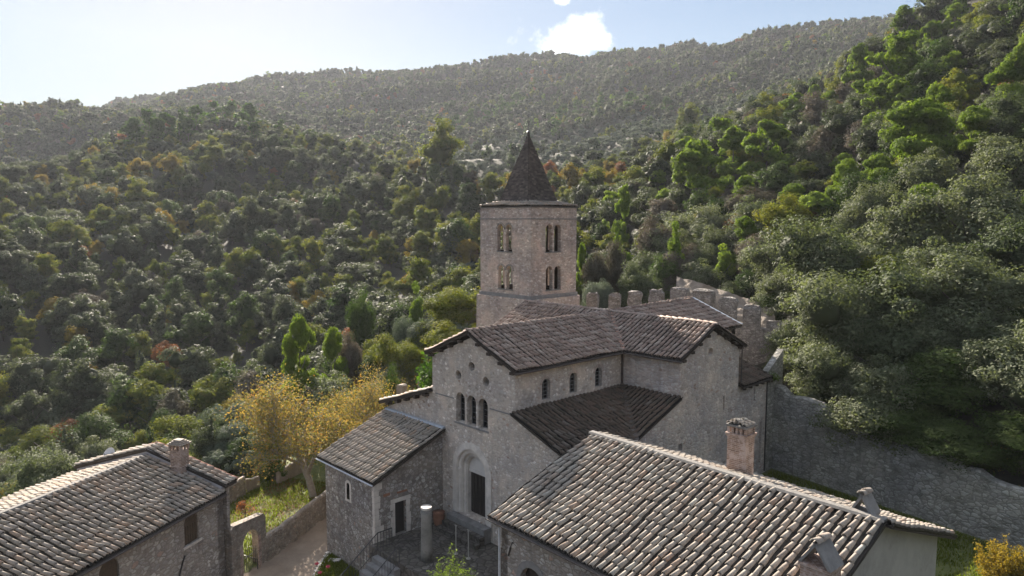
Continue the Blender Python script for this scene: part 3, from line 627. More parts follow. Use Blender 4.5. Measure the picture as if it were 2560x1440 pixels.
# spire with stone slabs in courses
cx_, cy_ = tx0+TSX/2, ty0+TSY/2; hb = 2.18; zs0 = zt1+.5; zs1 = zs0+7.15
for (dx, dy), (ax, ay) in (((0, -1), (1, 0)), ((1, 0), (0, 1)), ((0, 1), (-1, 0)), ((-1, 0), (0, -1))):
    q0 = (cx_+dx*hb-ax*hb, cy_+dy*hb-ay*hb, zs0); q1 = (cx_+dx*hb+ax*hb, cy_+dy*hb+ay*hb, zs0)
    rng = np.random.default_rng(int(dx*3+dy*7+20)); V = []; F = []; R = []; nv = 0; nc = 40
    n_ = np.array([dx*(zs1-zs0), dy*(zs1-zs0), hb]); n_ /= np.linalg.norm(n_)
    for c_ in range(nc):
        t0, t1 = c_/nc, (c_+1)/nc; w0, w1 = hb*(1-t0), hb*(1-t1)
        m_ = max(1, int(2*w0/.34)); off = (c_ % 2)*.5
        ed = [-1]+sorted([-1+2*(k+off+rng.uniform(-.12, .12))/m_ for k in range(1-int(off > 0)*1, m_) if -1 < -1+2*(k+off)/m_ < 1 and k+off > .2])+[1]
        for s0, s1 in zip(ed[:-1], ed[1:]):
            l0 = .045+rng.uniform(-.012, .02); cen = lambda s, w, z, l: np.array([cx_+dx*w+ax*s*w, cy_+dy*w+ay*s*w, z])+n_*l
            z0_, z1_ = zs0+(zs1-zs0)*t0, zs0+(zs1-zs0)*t1
            V += [cen(s0, w0, z0_, l0), cen(s1, w0, z0_, l0), cen(s1, w1, z1_, .008), cen(s0, w1, z1_, .008), cen(s0, w0, z0_, 0), cen(s1, w0, z0_, 0)]
            F += [(nv, nv+1, nv+2, nv+3), (nv+4, nv+5, nv+1, nv)]; r_ = rng.random(); R += [r_, r_]; nv += 6
    me = quads_mesh('spire_face', np.array(V), np.array(F), np.array(R)); link_mesh(me, 'spire_face', tower, [M_SLABROOF])
mb = MB(); mb.add([(cx_-hb, cy_-hb, zs0), (cx_+hb, cy_-hb, zs0), (cx_+hb, cy_+hb, zs0), (cx_-hb, cy_+hb, zs0), (cx_, cy_, zs1)], [(3,2,1,0),(0,1,4),(1,2,4),(2,3,4),(3,0,4)])
mb.tube([(cx_, cy_, zs1-.3), (cx_, cy_, zs1+.05)], .14, 8); mb.build('spire_core', M_SLABROOF, tower)
mb = MB(); mb.tube([(cx_, cy_, zs1), (cx_, cy_, zs1+.15), (cx_, cy_, zs1+.3)], [.05, .2, .05], 8); mb.tube([(cx_, cy_, zs1+.1), (cx_, cy_, zs1+1.7)], .022, 6); mb.tube([(cx_-.25, cy_, zs1+1.25), (cx_+.25, cy_, zs1+1.25)], .02, 6); mb.build('finial_cross', M_IRON, tower)
# tiled skirt under the spire
z0k, z1k = zt1+.08, zs0+.03; eox = TSX/2+.1; eoy = TSY/2+.1
cs = [(-1, -1), (1, -1), (1, 1), (-1, 1)]
for i in range(4):
    a, b = cs[i], cs[(i+1) % 4]; d = ((a[0]+b[0])/2, (a[1]+b[1])/2)
    tiled_roof('skirt_roof', tower, [(cx_+a[0]*eox, cy_+a[1]*eoy, z0k), (cx_+b[0]*eox, cy_+b[1]*eoy, z0k), (cx_+b[0]*hb, cy_+b[1]*hb, z1k), (cx_+a[0]*hb, cy_+a[1]*hb, z1k)], d, M_TILE_GREY, 30+i, lift=0., thick=.06)

# ------------------------------------------------------------------ annex left of the portal
annex = tag(empty('stone_annex', (-11, -3, -4)), 'dark rubble annex with sloping tiled roof, small arched window and plain door beside the portal', 'building')
zf = 3.25; sl_ = (6.05-3.45)/6.25
wz = aty(871, 1231, -6)
aw = arch_loop(wz[0]+14.6, 1.15, .42, 1.25)
o, PA = wall('front_wall', annex, (-14.6, -6), (-7.85, -6), [(0, -5), (6.75, -5), (6.75, zf), (0, zf)], [aw], .7, M_ANNEX)
mb = MB(); mb.add([PA(a, b, .25) for a, b in aw], [tuple(range(len(aw)))]); mb.build('window_pane', M_GLASS, annex)
mb = MB()
o_ = arch_loop(wz[0]+14.6, .98, .82, 1.62); i_ = arch_loop(wz[0]+14.6, 1.15, .42, 1.25)
for k in range(len(o_)):
    a, b, c, d = o_[k], o_[(k+1) % len(o_)], i_[(k+1) % len(o_)], i_[k]
    mb.poly([PA(*a, -.03), PA(*b, -.03), PA(*c, -.03), PA(*d, -.03)]); mb.poly([PA(*a, -.03), PA(*b, -.03), PA(*b, .02), PA(*a, .02)]); mb.poly([PA(*d, -.03), PA(*c, -.03), PA(*c, .2), PA(*d, .2)])
mb.build('window_surround', M_LIME, annex)
dh = rect_loop(1.72, 2.66, -.98, 1.42)
o, PD = wall('side_wall', annex, (-7.85, -6), (-7.85, 0), [(.7, -5), (6, -5), (6, zf+6*sl_), (.7, zf+.7*sl_)], [dh], .7, M_ANNEX)
mb = MB(); mb.add([PD(a, b, .3) for a, b in dh], [(0, 1, 2, 3)]); 
for k in range(4): mb.add([PD(a, b, .27) for a, b in rect_loop(1.75+k*.23, 1.95+k*.23, -.95, 1.4)], [(0, 1, 2, 3)])
mb.build('annex_door', M_DARKWOOD, annex)
mb = MB()
def slabP(P, s0, s1, z0, z1, d0, d1): 
    q = [P(s0, z0, d0), P(s1, z0, d0), P(s1, z1, d0), P(s0, z1, d0), P(s0, z0, d1), P(s1, z0, d1), P(s1, z1, d1), P(s0, z1, d1)]
    return q, [(0,1,2,3),(4,7,6,5),(0,4,5,1),(1,5,6,2),(2,6,7,3),(3,7,4,0)]
rr = random.Random(5)
for z in np.arange(-.98, 1.4, .48):
    a_ = rr.uniform(.2, .42); mb.add(*slabP(PD, 1.72-a_, 1.71, z, z+.46, -.02, .1)); a_ = rr.uniform(.2, .42); mb.add(*slabP(PD, 2.67, 2.66+a_, z, z+.46, -.02, .1))
mb.add(*slabP(PD, 1.35, 3.05, 1.43, 1.72, -.03, .1)); mb.build('door_surround', M_LIME, annex)
mb = MB(); mb.add(*slabP(PD, 1.9, 2.75, 2.05, 2.18, -.03, .1)); mb.build('relieving_lintel', M_TERRA, annex)
mb = MB(); mb.add(*slabP(PD, .75, 1.3, 2.1, 2.3, -.02, .1)); mb.build('brick_patch', M_TERRA, annex)
mb = MB(); z = -4.2
while z < zf-.3:
    h = rr.uniform(.35, .5); mb.box((-7.85-rr.uniform(.15, .3), -6.015, z), (-7.84, -5.7, z+h-.03)); mb.box((-7.838, -6.01, z), (-7.815, -6+rr.uniform(.35, .75), z+h-.03)); mb.build('quoin', M_LIME, annex); z += h; mb = MB()
wall('side_wall', annex, (-14.6, 0), (-14.6, -6), [(0, -5), (5.3, -5), (5.3, zf+.7*sl_), (0, zf+6*sl_)], [], .7, M_ANNEX)
tiled_roof('annex_roof', annex, [(-15.25, -6.3, 3.36), (-7.45, -6.3, 3.36), (-7.45, -.02, 5.97), (-15.25, -.02, 5.97)], (0, -1), M_TILE_GREY, 15)
strip('mortar_fillet', annex, [(-15.1, -.12, 6.06), (-7.5, -.12, 6.06)], .34, .12, M_ZINC)
gutter('eaves_gutter', annex, (-15.3, -6.42, 3.33), (-7.42, -6.42, 3.33), M_METAL, .06)

# ------------------------------------------------------------------ long building in front, right
PH = math.radians(-2.36); FA = np.array([6.12, .58]); fe = np.array([math.cos(PH), math.sin(PH)]); fn = np.array([-math.sin(PH), math.cos(PH)])
def FB(s, t, z): q = FA+fe*s+fn*t; return (q[0], q[1], z)
FL = 16.95; HD = 8.08; FZR, FZE = 8.5, 5.6
house = tag(empty('long_tiled_house', (14, -.2, 0)), 'long low stone building under a broad sunlit roof of pale old tiles', 'building')
tiled_roof('front_roof', house, [FB(0, -HD, FZE), FB(FL, -HD, FZE), FB(FL, 0, FZR), FB(0, 0, FZR)], (-fn[0], -fn[1]), M_TILE_PALE, 21, jitter=1.3)
tiled_roof('rear_roof', house, [FB(0, HD, FZE), FB(0, 0, FZR), FB(FL+.3, 0, FZR), FB(FL+.3, HD, FZE)], (fn[0], fn[1]), M_TILE_PALE, 22)
strip('ridge_mortar', house, [FB(-.05, -.02, FZR+.12), FB(FL, -.02, FZR+.12)], .5, .1, M_MORTAR)
dz = lambda t: FZR-(FZR-FZE)*abs(t)/HD-.16
mb = MB(); a2 = arch_loop(2.42, .6, 1.75, 3.05)
PH_ = wall_into(mb, FB(.5, -HD+.5, 0)[:2], FB(FL-.4, -HD+.5, 0)[:2], [(0, -5), (FL-.9, -5), (FL-.9, dz(HD-.5)), (0, dz(HD-.5))], [a2], .6); mb.build('front_wall', M_HOUSE, house)
mb = MB(); mb.add([PH_(a, b, .35) for a, b in a2], [tuple(range(len(a2)))]); mb.build('arched_door', M_DARKWOOD, house)
mb = MB(); o_ = arch_loop(2.42, .6, 2.4, 3.4); i_ = arch_loop(2.42, .6, 1.75, 3.05)
for k in range(1, len(o_)-0):
    a, b, c, d = o_[k], o_[(k+1) % len(o_)], i_[(k+1) % len(o_)], i_[k]
    mb.poly([PH_(*a, -.03), PH_(*b, -.03), PH_(*c, -.03), PH_(*d, -.03)]); mb.poly([PH_(*a, -.03), PH_(*b, -.03), PH_(*b, .02), PH_(*a, .02)])
mb.build('arch_surround', M_STEP, house)
mb = MB(); wall_into(mb, FB(.5, HD-.5, 0)[:2], FB(.5, -HD+.5, 0)[:2], [(0, -5), (2*HD-1, -5), (2*HD-1, dz(HD-.5)), (HD-.5, dz(0)), (0, dz(HD-.5))], [], .5); mb.build('gable_wall', M_HOUSE, house)
mb = MB(); wall_into(mb, FB(FL-.35, -HD+.5, 0)[:2], FB(FL-.35, HD-.5, 0)[:2], [(0, -5), (2*HD-1, -5), (2*HD-1, dz(HD-.5)), (HD-.5, dz(0)), (0, dz(HD-.5))], [], .5); mb.build('end_wall', M_PLASTER, house)
mb = MB(); wall_into(mb, FB(FL-.9, HD-.5, 0)[:2], FB(.9, HD-.5, 0)[:2], [(0, -5), (FL-1.8, -5), (FL-1.8, dz(HD-.5)), (0, dz(HD-.5))], [], .5); mb.build('rear_wall', M_HOUSE, house)
gutter('eaves_gutter', house, FB(-.05, -HD-.1, FZE-.06), FB(FL, -HD-.1, FZE-.06), M_BROWNMETAL, .1)
mb = MB(); q = np.array(FB(.42, -HD+.42, 0)); mb.tube([FB(.3, -HD-.05, FZE-.15), FB(.36, -HD+.25, FZE-.45), (q[0], q[1], FZE-.6), (q[0], q[1], -4)], .07, 8); mb.build('downpipe', M_METAL, house)
mb = MB(); mb.tube([PH_(.95, 4.55, -.05), PH_(.75, 4.15, -.05), PH_(.62, 3.7, -.05)], .045, 6); mb.build('wall_anchor', M_IRON, house)
def brick_stack(name, parent, p, w, d, z0, z1, T=None, mat=None):
    mb = MB(); mb.box((p[0]-w/2, p[1]-d/2, z0), (p[0]+w/2, p[1]+d/2, z1)); return mb.build(name, mat or M_BRICK, parent)
# tall brick chimney on the rear slope
ch = empty('chimney', (0, 0, 0)); ch.parent = house; ch.matrix_parent_inverse = Matrix.Translation(house.location).inverted()
def part(mb, name, mat, par, smooth=False):
    o = mb.build(name, mat, None, smooth); o.parent = par; return o
x0, x1, y0, y1 = 13.75, 14.85, 3.0, 3.95
mb = MB(); mb.box((x0, y0, 6.6), (x1, y1, 9.85)); part(mb, 'chimney_stack', M_BRICK, ch)
mb = MB(); mb.box((x0-.1, y0-.1, 9.74), (x1+.1, y1+.1, 9.84)); mb.box((x0-.05, y0-.05, 9.64), (x1+.05, y1+.05, 9.74)); 
for ax_ in np.linspace(x0+.05, x1-.05, 5):
    for yy in (y0+.03, y1-.09): mb.box((ax_-.07, yy-.03, 9.84), (ax_+.07, yy+.09, 10.28))
for ay_ in np.linspace(y0+.3, y1-.3, 3):
    for xx in (x0+.03, x1-.09): mb.box((xx-.03, ay_-.07, 9.84), (xx+.09, ay_+.07, 10.28))
part(mb, 'vent_bricks', M_BRICK, ch)
tv, tf = TCOV; V = []; F = []; R = []; nv = 0; rgn = np.random.default_rng(9)
for r_ in range(5):
    for k in range(3):
        q = tv.copy(); X = x0-.02+(x1-x0+.04)*(r_+.5)/5+q[:, 0]*1.0+rgn.normal(0, .02); Y = y0-.06+k*.36+q[:, 1]*.4; Z = 10.3+q[:, 2]*1.1+rgn.normal(0, .02)+.12*(1-abs(r_-2)/2)
        V.append(np.stack([X, Y, Z], 1)); F.append(tf+nv); nv += len(q); R.append(np.full(len(tf), rgn.random()))
o = _old_link(quads_mesh('cap_tiles', np.vstack(V), np.vstack(F), np.concatenate(R)), 'cap_tiles', ch, [M_TILE_PALE])
mb = MB(); mb.box((x0-.08, y0-.08, 10.2), (x1+.08, y1+.08, 10.31)); part(mb, 'cap_slab', M_MORTAR, ch)
def gabled_cap(nm, par, c, w, d, zb, z1, h, mat, ang=0.):
    """small stack with two slabs leaning together as a cap"""
    g = empty(nm, (0, 0, 0)); g.parent = par; g.matrix_parent_inverse = Matrix.Translation(par.location).inverted()
    ca, sa = math.cos(ang), math.sin(ang); T = lambda p: (c[0]+ca*p[0]-sa*p[1], c[1]+sa*p[0]+ca*p[1], p[2])
    if zb < z1: mb = MB(); mb.box((-w/2, -d/2, zb), (w/2, d/2, z1), 0, T); mb.box((-w/2-.06, -d/2-.06, z1-.1), (w/2+.06, d/2+.06, z1+.02), 0, T); part(mb, 'chimney_stack', mat, g)
    mb = MB()
    for sg in (-1, 1):
        a = [(sg*(w/2+.08), -d/2-.05, z1+.02), (sg*(w/2+.08), d/2+.05, z1+.02), (sg*.02, d/2+.05, z1+h), (sg*.02, -d/2-.05, z1+h)]
        b = [(x-sg*.12, y, z) for x, y, z in a]
        mb.add([T(p) for p in a+b], [(0,1,2,3),(4,7,6,5),(0,4,5,1),(1,5,6,2),(2,6,7,3),(3,7,4,0)])
    part(mb, 'cap_slabs', M_STEP, g)
    q = tv.copy(); V = []; F = []; R = []
    for k in range(2): V.append(np.array([T((p[0]*1.5, -d/2-.12+k*(d/2+.02)+p[1]*(d/2+.18), z1+h-.02+p[2]*1.2)) for p in q])); F.append(tf+k*len(q)); R.append(np.full(len(tf), .5+.3*k))
    _old_link(quads_mesh('cap_tiles', np.vstack(V), np.vstack(F), np.concatenate(R)), 'cap_tiles', g, [M_TILE_PALE]); return g
gabled_cap('chimney', house, (22.35, -4.9), 1.15, 1.0, 6.2, 8.15, .95, M_BRICK, PH)
gabled_cap('chimney', house, (21.95, .55), .85, .75, 8.2, 8.55, .85, M_STEP, PH)

# ------------------------------------------------------------------ house lower left
LA = math.radians(120.2); le = np.array([math.cos(LA), math.sin(LA)]); ln_ = np.array([math.sin(LA), -math.cos(LA)])  # along, outward to the court
LE = np.array([-13.83, -13.83])
def LB(s, t, z): q = LE+le*s+ln_*t; return (q[0], q[1], z)   # s along (far = +), t outward (court side = +)
LZR, LZE, HW = 4.92, 2.98, 6.5; LS0 = -30.
lh = tag(empty('left_tiled_house', (-15, -24, 0)), 'stone house with grey-brown tiled roof, arched brown shutters and a tile-capped chimney', 'building')
tiled_roof('front_roof', lh, [LB(LS0, 0, LZE), LB(0, 0, LZE), LB(0, -HW, LZR), LB(LS0, -HW, LZR)], tuple(ln_), M_TILE_GREY, 41, jitter=1.3)
tiled_roof('rear_roof', lh, [LB(LS0, -2*HW, LZE), LB(LS0, -HW, LZR), LB(0, -HW, LZR), LB(0, -2*HW, LZE)], tuple(-ln_), M_TILE_GREY, 42)
strip('ridge_mortar', lh, [LB(LS0, -HW, LZR+.1), LB(0, -HW, LZR+.1)], .42, .1, M_MORTAR)
lz = lambda t: LZR-(LZR-LZE)*abs(t+HW)/HW-.15
wa = arch_loop(-2.86-LS0, .72, 1.25, 2.0); wb = arch_loop(-9.25-LS0, .2, 1.35, 2.45)
mb = MB(); PL = wall_into(mb, LB(LS0, -.45, 0)[:2], LB(0, -.45, 0)[:2], [(0, -6), (-LS0+.2, -6), (-LS0+.2, lz(-.45)), (0, lz(-.45))], [wa, wb], .6, 0, -1); mb.build('front_wall', M_HOUSE, lh)
for lp, c_ in ((wa, -2.86-LS0), (wb, -9.25-LS0)):
    mb = MB(); mb.add([PL(a, b, .12) for a, b in lp], [tuple(range(len(lp)))])
    z0 = lp[0][1]; w_ = lp[1][0]-lp[0][0]
    for k in range(6):
        s = lp[0][0]+w_*k/6; top = z0+1.2
        mb.add(*slabP(PL, s+.02, s+w_/6-.02, z0+.03, top, .08, .12))
    sh = mb.build('shutter', M_SHUTTER, lh)
mb = MB(); mb.add(*slabP(PL, -2.86-LS0-.8, -2.86-LS0+.85, .56, .71, -.1, .1)); mb.build('window_sill', M_LIME, lh)
mb = MB(); mb.tube([PL(-3.55-LS0, .2, -.06), PL(-3.75-LS0, -.1, -.06), PL(-4.05-LS0, -.75, -.06), PL(-4.2-LS0, -1.2, -.06)], .05, 6); mb.build('wall_anchor', M_IRON, lh)
gutter('eaves_gutter', lh, LB(LS0, .1, LZE-.05), LB(.05, .1, LZE-.05), M_BROWNMETAL, .09)
mb = MB(); wall_into(mb, LB(.2, -.45, 0)[:2], LB(.2, -2*HW+.45, 0)[:2], [(0, -6), (2*HW-.9, -6), (2*HW-.9, lz(-.45)), (HW-.45, lz(-HW)+.1), (0, lz(-.45))], [], .6, 0, -1); mb.build('gable_wall', M_HOUSE, lh)
# raised strip of roof at the far end with its rendered upstand
UZ = .48
mb = MB()
for s_ in (.02,):
    wall_into(mb, LB(s_, -.3, 0)[:2], LB(s_, -2*HW+.2, 0)[:2], [(0, lz(-.3)), (HW-.3, lz(-HW)), (2*HW-.5, lz(-.3)), (2*HW-.5, lz(-.3)+UZ+.15), (HW-.3, lz(-HW)+UZ+.2), (0, lz(-.3)+UZ+.15)], [], .25, 0, 1)
mb.build('upstand', M_WHITEPL, lh)
tiled_roof('end_roof', lh, [LB(.0, 0, LZE+UZ), LB(1.15, 0, LZE+UZ), LB(1.15, -HW, LZR+UZ), LB(.0, -HW, LZR+UZ)], tuple(ln_), M_TILE_PALE, 43)
tiled_roof('end_roof', lh, [LB(.0, -2*HW, LZE+UZ), LB(.0, -HW, LZR+UZ), LB(1.15, -HW, LZR+UZ), LB(1.15, -2*HW, LZE+UZ)], tuple(-ln_), M_TILE_PALE, 44)
tile_line('verge_tiles', lh, [LB(1.15, 0, LZE+UZ), LB(1.15, -HW, LZR+UZ), LB(1.15, -2*HW, LZE+UZ)], M_TILE_NEW, 12, .12, .5, .1)
mb = MB(); wall_into(mb, LB(.9, -.45, 0)[:2], LB(.9, -2*HW+.45, 0)[:2], [(0, -6), (2*HW-.9, -6), (2*HW-.9, lz(-.45)+UZ), (HW-.45, lz(-HW)+UZ), (0, lz(-.45)+UZ)], [], .3, 0, -1); mb.build('gable_wall', M_HOUSE, lh)
# chimney with slatted openings and stepped tile cap
ch = empty('chimney', (0, 0, 0)); ch.parent = lh; ch.matrix_parent_inverse = Matrix.Translation(lh.location).inverted()
cpx = atz(450, 1163, 4.6); T = lambda p: tuple(np.array([cpx[0], cpx[1], 0])+np.array([*(le*p[0]+ln_*p[1]), p[2]]))
mb = MB(); mb.box((-.38, -.44, 3.2), (.38, .44, 5.75), 0, T); mb.box((-.42, -.48, 4.55), (.42, .48, 4.63), 0, T); part(mb, 'chimney_stack', M_BRICK, ch)
mb = MB()
for k in range(4):
    y = -.44+k*.29; mb.box((-.45, y-.05, 5.75), (-.32, y+.05, 6.12), 0, T); mb.box((.32, y-.05, 5.75), (.45, y+.05, 6.12), 0, T)
for k in range(3): x = -.3+k*.3; mb.box((x-.05, .4, 5.75), (x+.05, .53, 6.12), 0, T); mb.box((x-.05, -.53, 5.75), (x+.05, -.4, 6.12), 0, T)
part(mb, 'vent_bricks', M_BRICK, ch)
mb = MB()
for k, (a, z) in enumerate(((.52, 6.12), (.42, 6.2), (.32, 6.28), (.22, 6.36))): mb.box((-a, -a-.07, z), (a, a+.07, z+.07), 0, T)
part(mb, 'cap_tiles', M_TILE_GREY, ch)
# satellite dish on the far gable
P0 = LB(.6, -10.3, LZE+UZ+.55); dish = tag(empty('satellite_dish', P0), 'small pale satellite dish on the far end of the left roof', 'satellite dish')
mb = MB(); ax = Vector((.35, -.75, .5)).normalized(); qd = ax.to_track_quat('Z', 'Y'); R0, n_ = .52, 20
vs = [tuple(Vector(P0)+Vector((0, 0, .45))+qd @ Vector((r*math.cos(2*math.pi*k/n_), r*math.sin(2*math.pi*k/n_), .5*r*r))) for r in (.02, .2, .36, R0) for k in range(n_)]
fs = [(j*n_+k, j*n_+(k+1) % n_, (j+1)*n_+(k+1) % n_, (j+1)*n_+k) for j in range(3) for k in range(n_)]; mb.add(vs, fs); mb.build('reflector', M_METAL, dish, True)
mb = MB(); mb.tube([(P0[0], P0[1], P0[2]-.6), (P0[0], P0[1], P0[2]+.45)], .04, 6); c_ = Vector(P0)+Vector((0, 0, .45)); mb.tube([tuple(c_+qd @ Vector((0, -R0, .13))), tuple(c_+qd @ Vector((0, 0, .55)))], .02, 5); mb.build('mast', M_IRON, dish)
# ================================================================== TERRAIN
FH = np.array([math.sin(YAW), math.cos(YAW)]); RH = np.array([math.cos(YAW), -math.sin(YAW)])
def zray(v, d):
    q = (v-720)/FPX; return CAM[2]-d*(q*math.cos(PITCH)+math.sin(PITCH))/(math.cos(PITCH)-q*math.sin(PITCH))
# per bearing: (distance, picture row of the canopy there, canopy height) or (distance, None, ground height)
PROF = {
 -400: [(60,None,-8),(90,None,-20),(120,1180,7),(160,900,7),(210,720,7),(270,580,6),(340,470,6),(420,None,25),(540,430,5),(660,320,5),(760,240,5),(950,None,80),(1500,None,60),(2700,None,40)],
 0:    [(60,None,-7),(85,None,-17),(112,1180,7),(150,900,7),(200,700,7),(260,560,6),(330,448,6),(400,None,22),(520,440,5),(640,330,5),(745,252,5),(900,None,100),(1500,None,90),(2700,None,60)],
 150: [(62,None,-7),(87,None,-17),(115,1120,7),(155,880,7),(205,690,7),(275,545,6),(380,425,6),(430,402,6),(500,None,40),(580,410,5),(650,320,5),(750,250,5),(900,None,110),(1500,None,110),(2700,None,60)],
 300: [(65,None,-7),(88,None,-16),(120,1060,7),(160,870,7),(210,690,7),(290,520,6),(400,395,6),(470,340,6),(540,None,66),(620,330,5),(770,278,5),(1000,None,140),(1500,262,6),(1700,None,180),(2700,None,80)],
 450: [(70,None,-6),(90,None,-14),(125,1000,7),(165,840,7),(225,660,7),(305,500,6),(420,360,6),(490,312,6),(560,None,80),(640,312,5),(760,285,5),(900,270,5),(1400,246,6),(1600,None,200),(2700,None,80)],
 600: [(72,None,-5),(82,None,-5),(92,None,-11),(128,960,7),(170,800,7),(230,630,7),(310,480,6),(420,345,6),(480,308,6),(540,None,85),(640,310,5),(760,280,5),(900,262,5),(1380,214,6),(1600,None,210),(2700,None,80)],
 750: [(72,None,-4),(84,None,-3.4),(95,None,-8),(130,930,7),(175,770,7),(235,610,7),(310,475,6),(410,365,6),(460,345,6),(520,None,75),(620,345,5),(740,310,5),(900,275,5),(1350,189,6),(1560,None,230),(2700,None,80)],
 900: [(72,None,-4),(88,None,-1.5),(100,None,-5),(130,880,7),(172,740,7),(228,600,7),(300,480,6),(380,395,6),(430,385,6),(500,None,62),(620,368,5),(820,300,5),(1300,184,6),(1500,None,240),(2700,None,90)],
 1050: [(72,None,-3),(90,None,1),(104,None,-1),(132,810,7),(175,680,7),(225,570,7),(280,470,6),(320,408,6),(370,None,38),(480,None,52),(640,365,5),(820,300,5),(1270,171,6),(1500,None,240),(2700,None,90)],
 1180: [(74,None,0),(94,None,5),(108,None,4),(134,760,7),(175,650,7),(220,560,7),(265,480,6),(295,445,6),(345,None,33),(430,420,4),(560,382,4),(660,352,4),(820,300,5),(1260,158,6),(1500,None,240),(2700,None,90)],
 1330: [(70,None,2),(92,None,6),(106,None,7),(130,720,7),(165,620,7),(205,530,7),(240,470,6),(270,450,6),(325,None,37),(400,422,4),(540,376,4),(640,346,4),(820,280,5),(1240,142,6),(1500,None,250),(2700,None,90)],
 1480: [(66,None,3),(84,None,6),(104,690,8),(140,600,8),(180,515,8),(210,468,6),(235,452,6),(290,None,38),(360,428,4),(500,374,4),(600,340,4),(800,260,5),(1200,134,6),(1450,None,260),(2700,None,90)],
 1620: [(64,None,3),(82,None,6),(98,690,8),(130,575,8),(160,500,8),(190,450,6),(225,None,34),(320,412,4),(440,358,4),(560,318,4),(780,235,5),(1150,122,6),(1400,None,260),(2700,None,90)],
 1760: [(62,None,3),(80,None,8),(92,680,8),(120,540,8),(150,450,8),(190,385,7),(225,358,6),(265,None,46),(360,345,4),(480,310,4),(640,270,5),(800,210,5),(1100,108,6),(1350,None,260),(2700,None,90)],
 1880: [(62,None,3),(76,None,8),(90,640,8),(115,500,8),(145,420,8),(190,330,7),(230,290,6),(275,None,58),(360,310,5),(480,275,5),(640,240,5),(1060,90,6),(1300,None,260),(2700,None,90)],
 2000: [(60,None,3),(72,None,9),(88,600,8),(110,485,8),(140,395,8),(185,315,8),(225,275,8),(280,None,62),(400,252,5),(640,205,5),(1030,70,6),(1300,None,260),(2700,None,90)],
 2120: [(57,None,3),(66,None,8),(82,630,8),(105,470,8),(135,365,8),(175,265,8),(215,215,8),(280,None,76),(400,220,5),(640,165,5),(1000,50,6),(1300,None,270),(2700,None,90)],
 2260: [(54,None,3),(62,None,8),(78,610,8),(100,420,8),(130,300,8),(165,190,8),(205,140,8),(280,None,92),(400,180,5),(640,125,5),(1000,34,6),(1300,None,270),(2700,None,90)],
 2400: [(50,None,3),(60,None,9),(75,570,8),(96,380,8),(125,235,8),(160,130,8),(200,60,8),(280,None,125),(500,None,150),(1000,40,6),(1300,None,270),(2700,None,90)],
 2560: [(46,None,3),(57,None,9),(72,550,8),(92,340,8),(120,170,8),(155,60,8),(200,-20,8),(300,None,150),(600,None,170),(1000,60,6),(1300,None,250),(2700,None,90)],
 2900: [(40,None,3),(52,None,9),(68,500,8),(90,280,8),(120,80,8),(155,-60,7),(220,-150,7),(350,None,190),(1000,None,230),(1300,None,220),(2700,None,90)],
}
RL0, RL1, NRT = math.log(20), math.log(2850), 260
rt_ = np.exp(np.linspace(RL0, RL1, NRT))
us = sorted(PROF); tab = []
for u in us:
    phi = math.atan((u-1280)/FPX); c = math.cos(phi)
    ds = np.array([p[0] for p in PROF[u]]); zs = np.array([p[2] if p[1] is None else zray(p[1], p[0])-p[2] for p in PROF[u]])
    zz = np.interp(np.log(rt_*c), np.log(ds), zs); k = np.ones(5)/5; zp = np.pad(zz, 2, 'edge'); tab.append(np.convolve(zp, k, 'valid'))
tab = np.array(tab); phis = np.arctan((np.array(us)-1280)/FPX)
NPH = 300; pg = np.linspace(phis[0], phis[-1], NPH); T2 = np.empty((NPH, NRT))
for j in range(NRT):
    y = tab[:, j]; x = phis; m = np.gradient(y, x)   # cubic hermite with limited tangents
    i = np.clip(np.searchsorted(x, pg)-1, 0, len(x)-2); h = x[i+1]-x[i]; s = (pg-x[i])/h; m = m*.7
    T2[:, j] = (2*s**3-3*s**2+1)*y[i]+(s**3-2*s**2+s)*h*m[i]+(-2*s**3+3*s**2)*y[i+1]+(s**3-s**2)*h*m[i+1]
_wr = np.random.default_rng(4); _wv = [(_wr.uniform(0, 2*math.pi), 2*math.pi/l, _wr.uniform(0, 6.28), a) for l, a in ((170, 4.5), (120, 3.5), (95, 2.6), (70, 1.9), (48, 1.1), (33, .8), (24, .5))]
PLAT = np.array([(-34, -90), (-33, -8), (-34, 4), (-31, 14), (-25, 25), (4.6, 30.5), (5.3, 26.6), (23.5, 23.5), (36, 21.4), (80, 10), (80, -90)], float)
def sdist(x, y):
    """signed distance to the level ground polygon (negative inside)"""
    d = np.full(x.shape, 1e9); ins = np.zeros(x.shape, bool); n = len(PLAT)
    for i in range(n):
        a = PLAT[i]; b = PLAT[(i+1) % n]; e = b-a
        t_ = np.clip(((x-a[0])*e[0]+(y-a[1])*e[1])/(e@e), 0, 1); d = np.minimum(d, np.hypot(x-a[0]-t_*e[0], y-a[1]-t_*e[1]))
        c = ((a[1] > y) != (b[1] > y)) & (x < (b[0]-a[0])*(y-a[1])/(b[1]-a[1]+1e-12)+a[0]); ins ^= c
    return np.where(ins, -d, d)
sm = lambda t_: np.clip(t_, 0, 1)**2*(3-2*np.clip(t_, 0, 1))
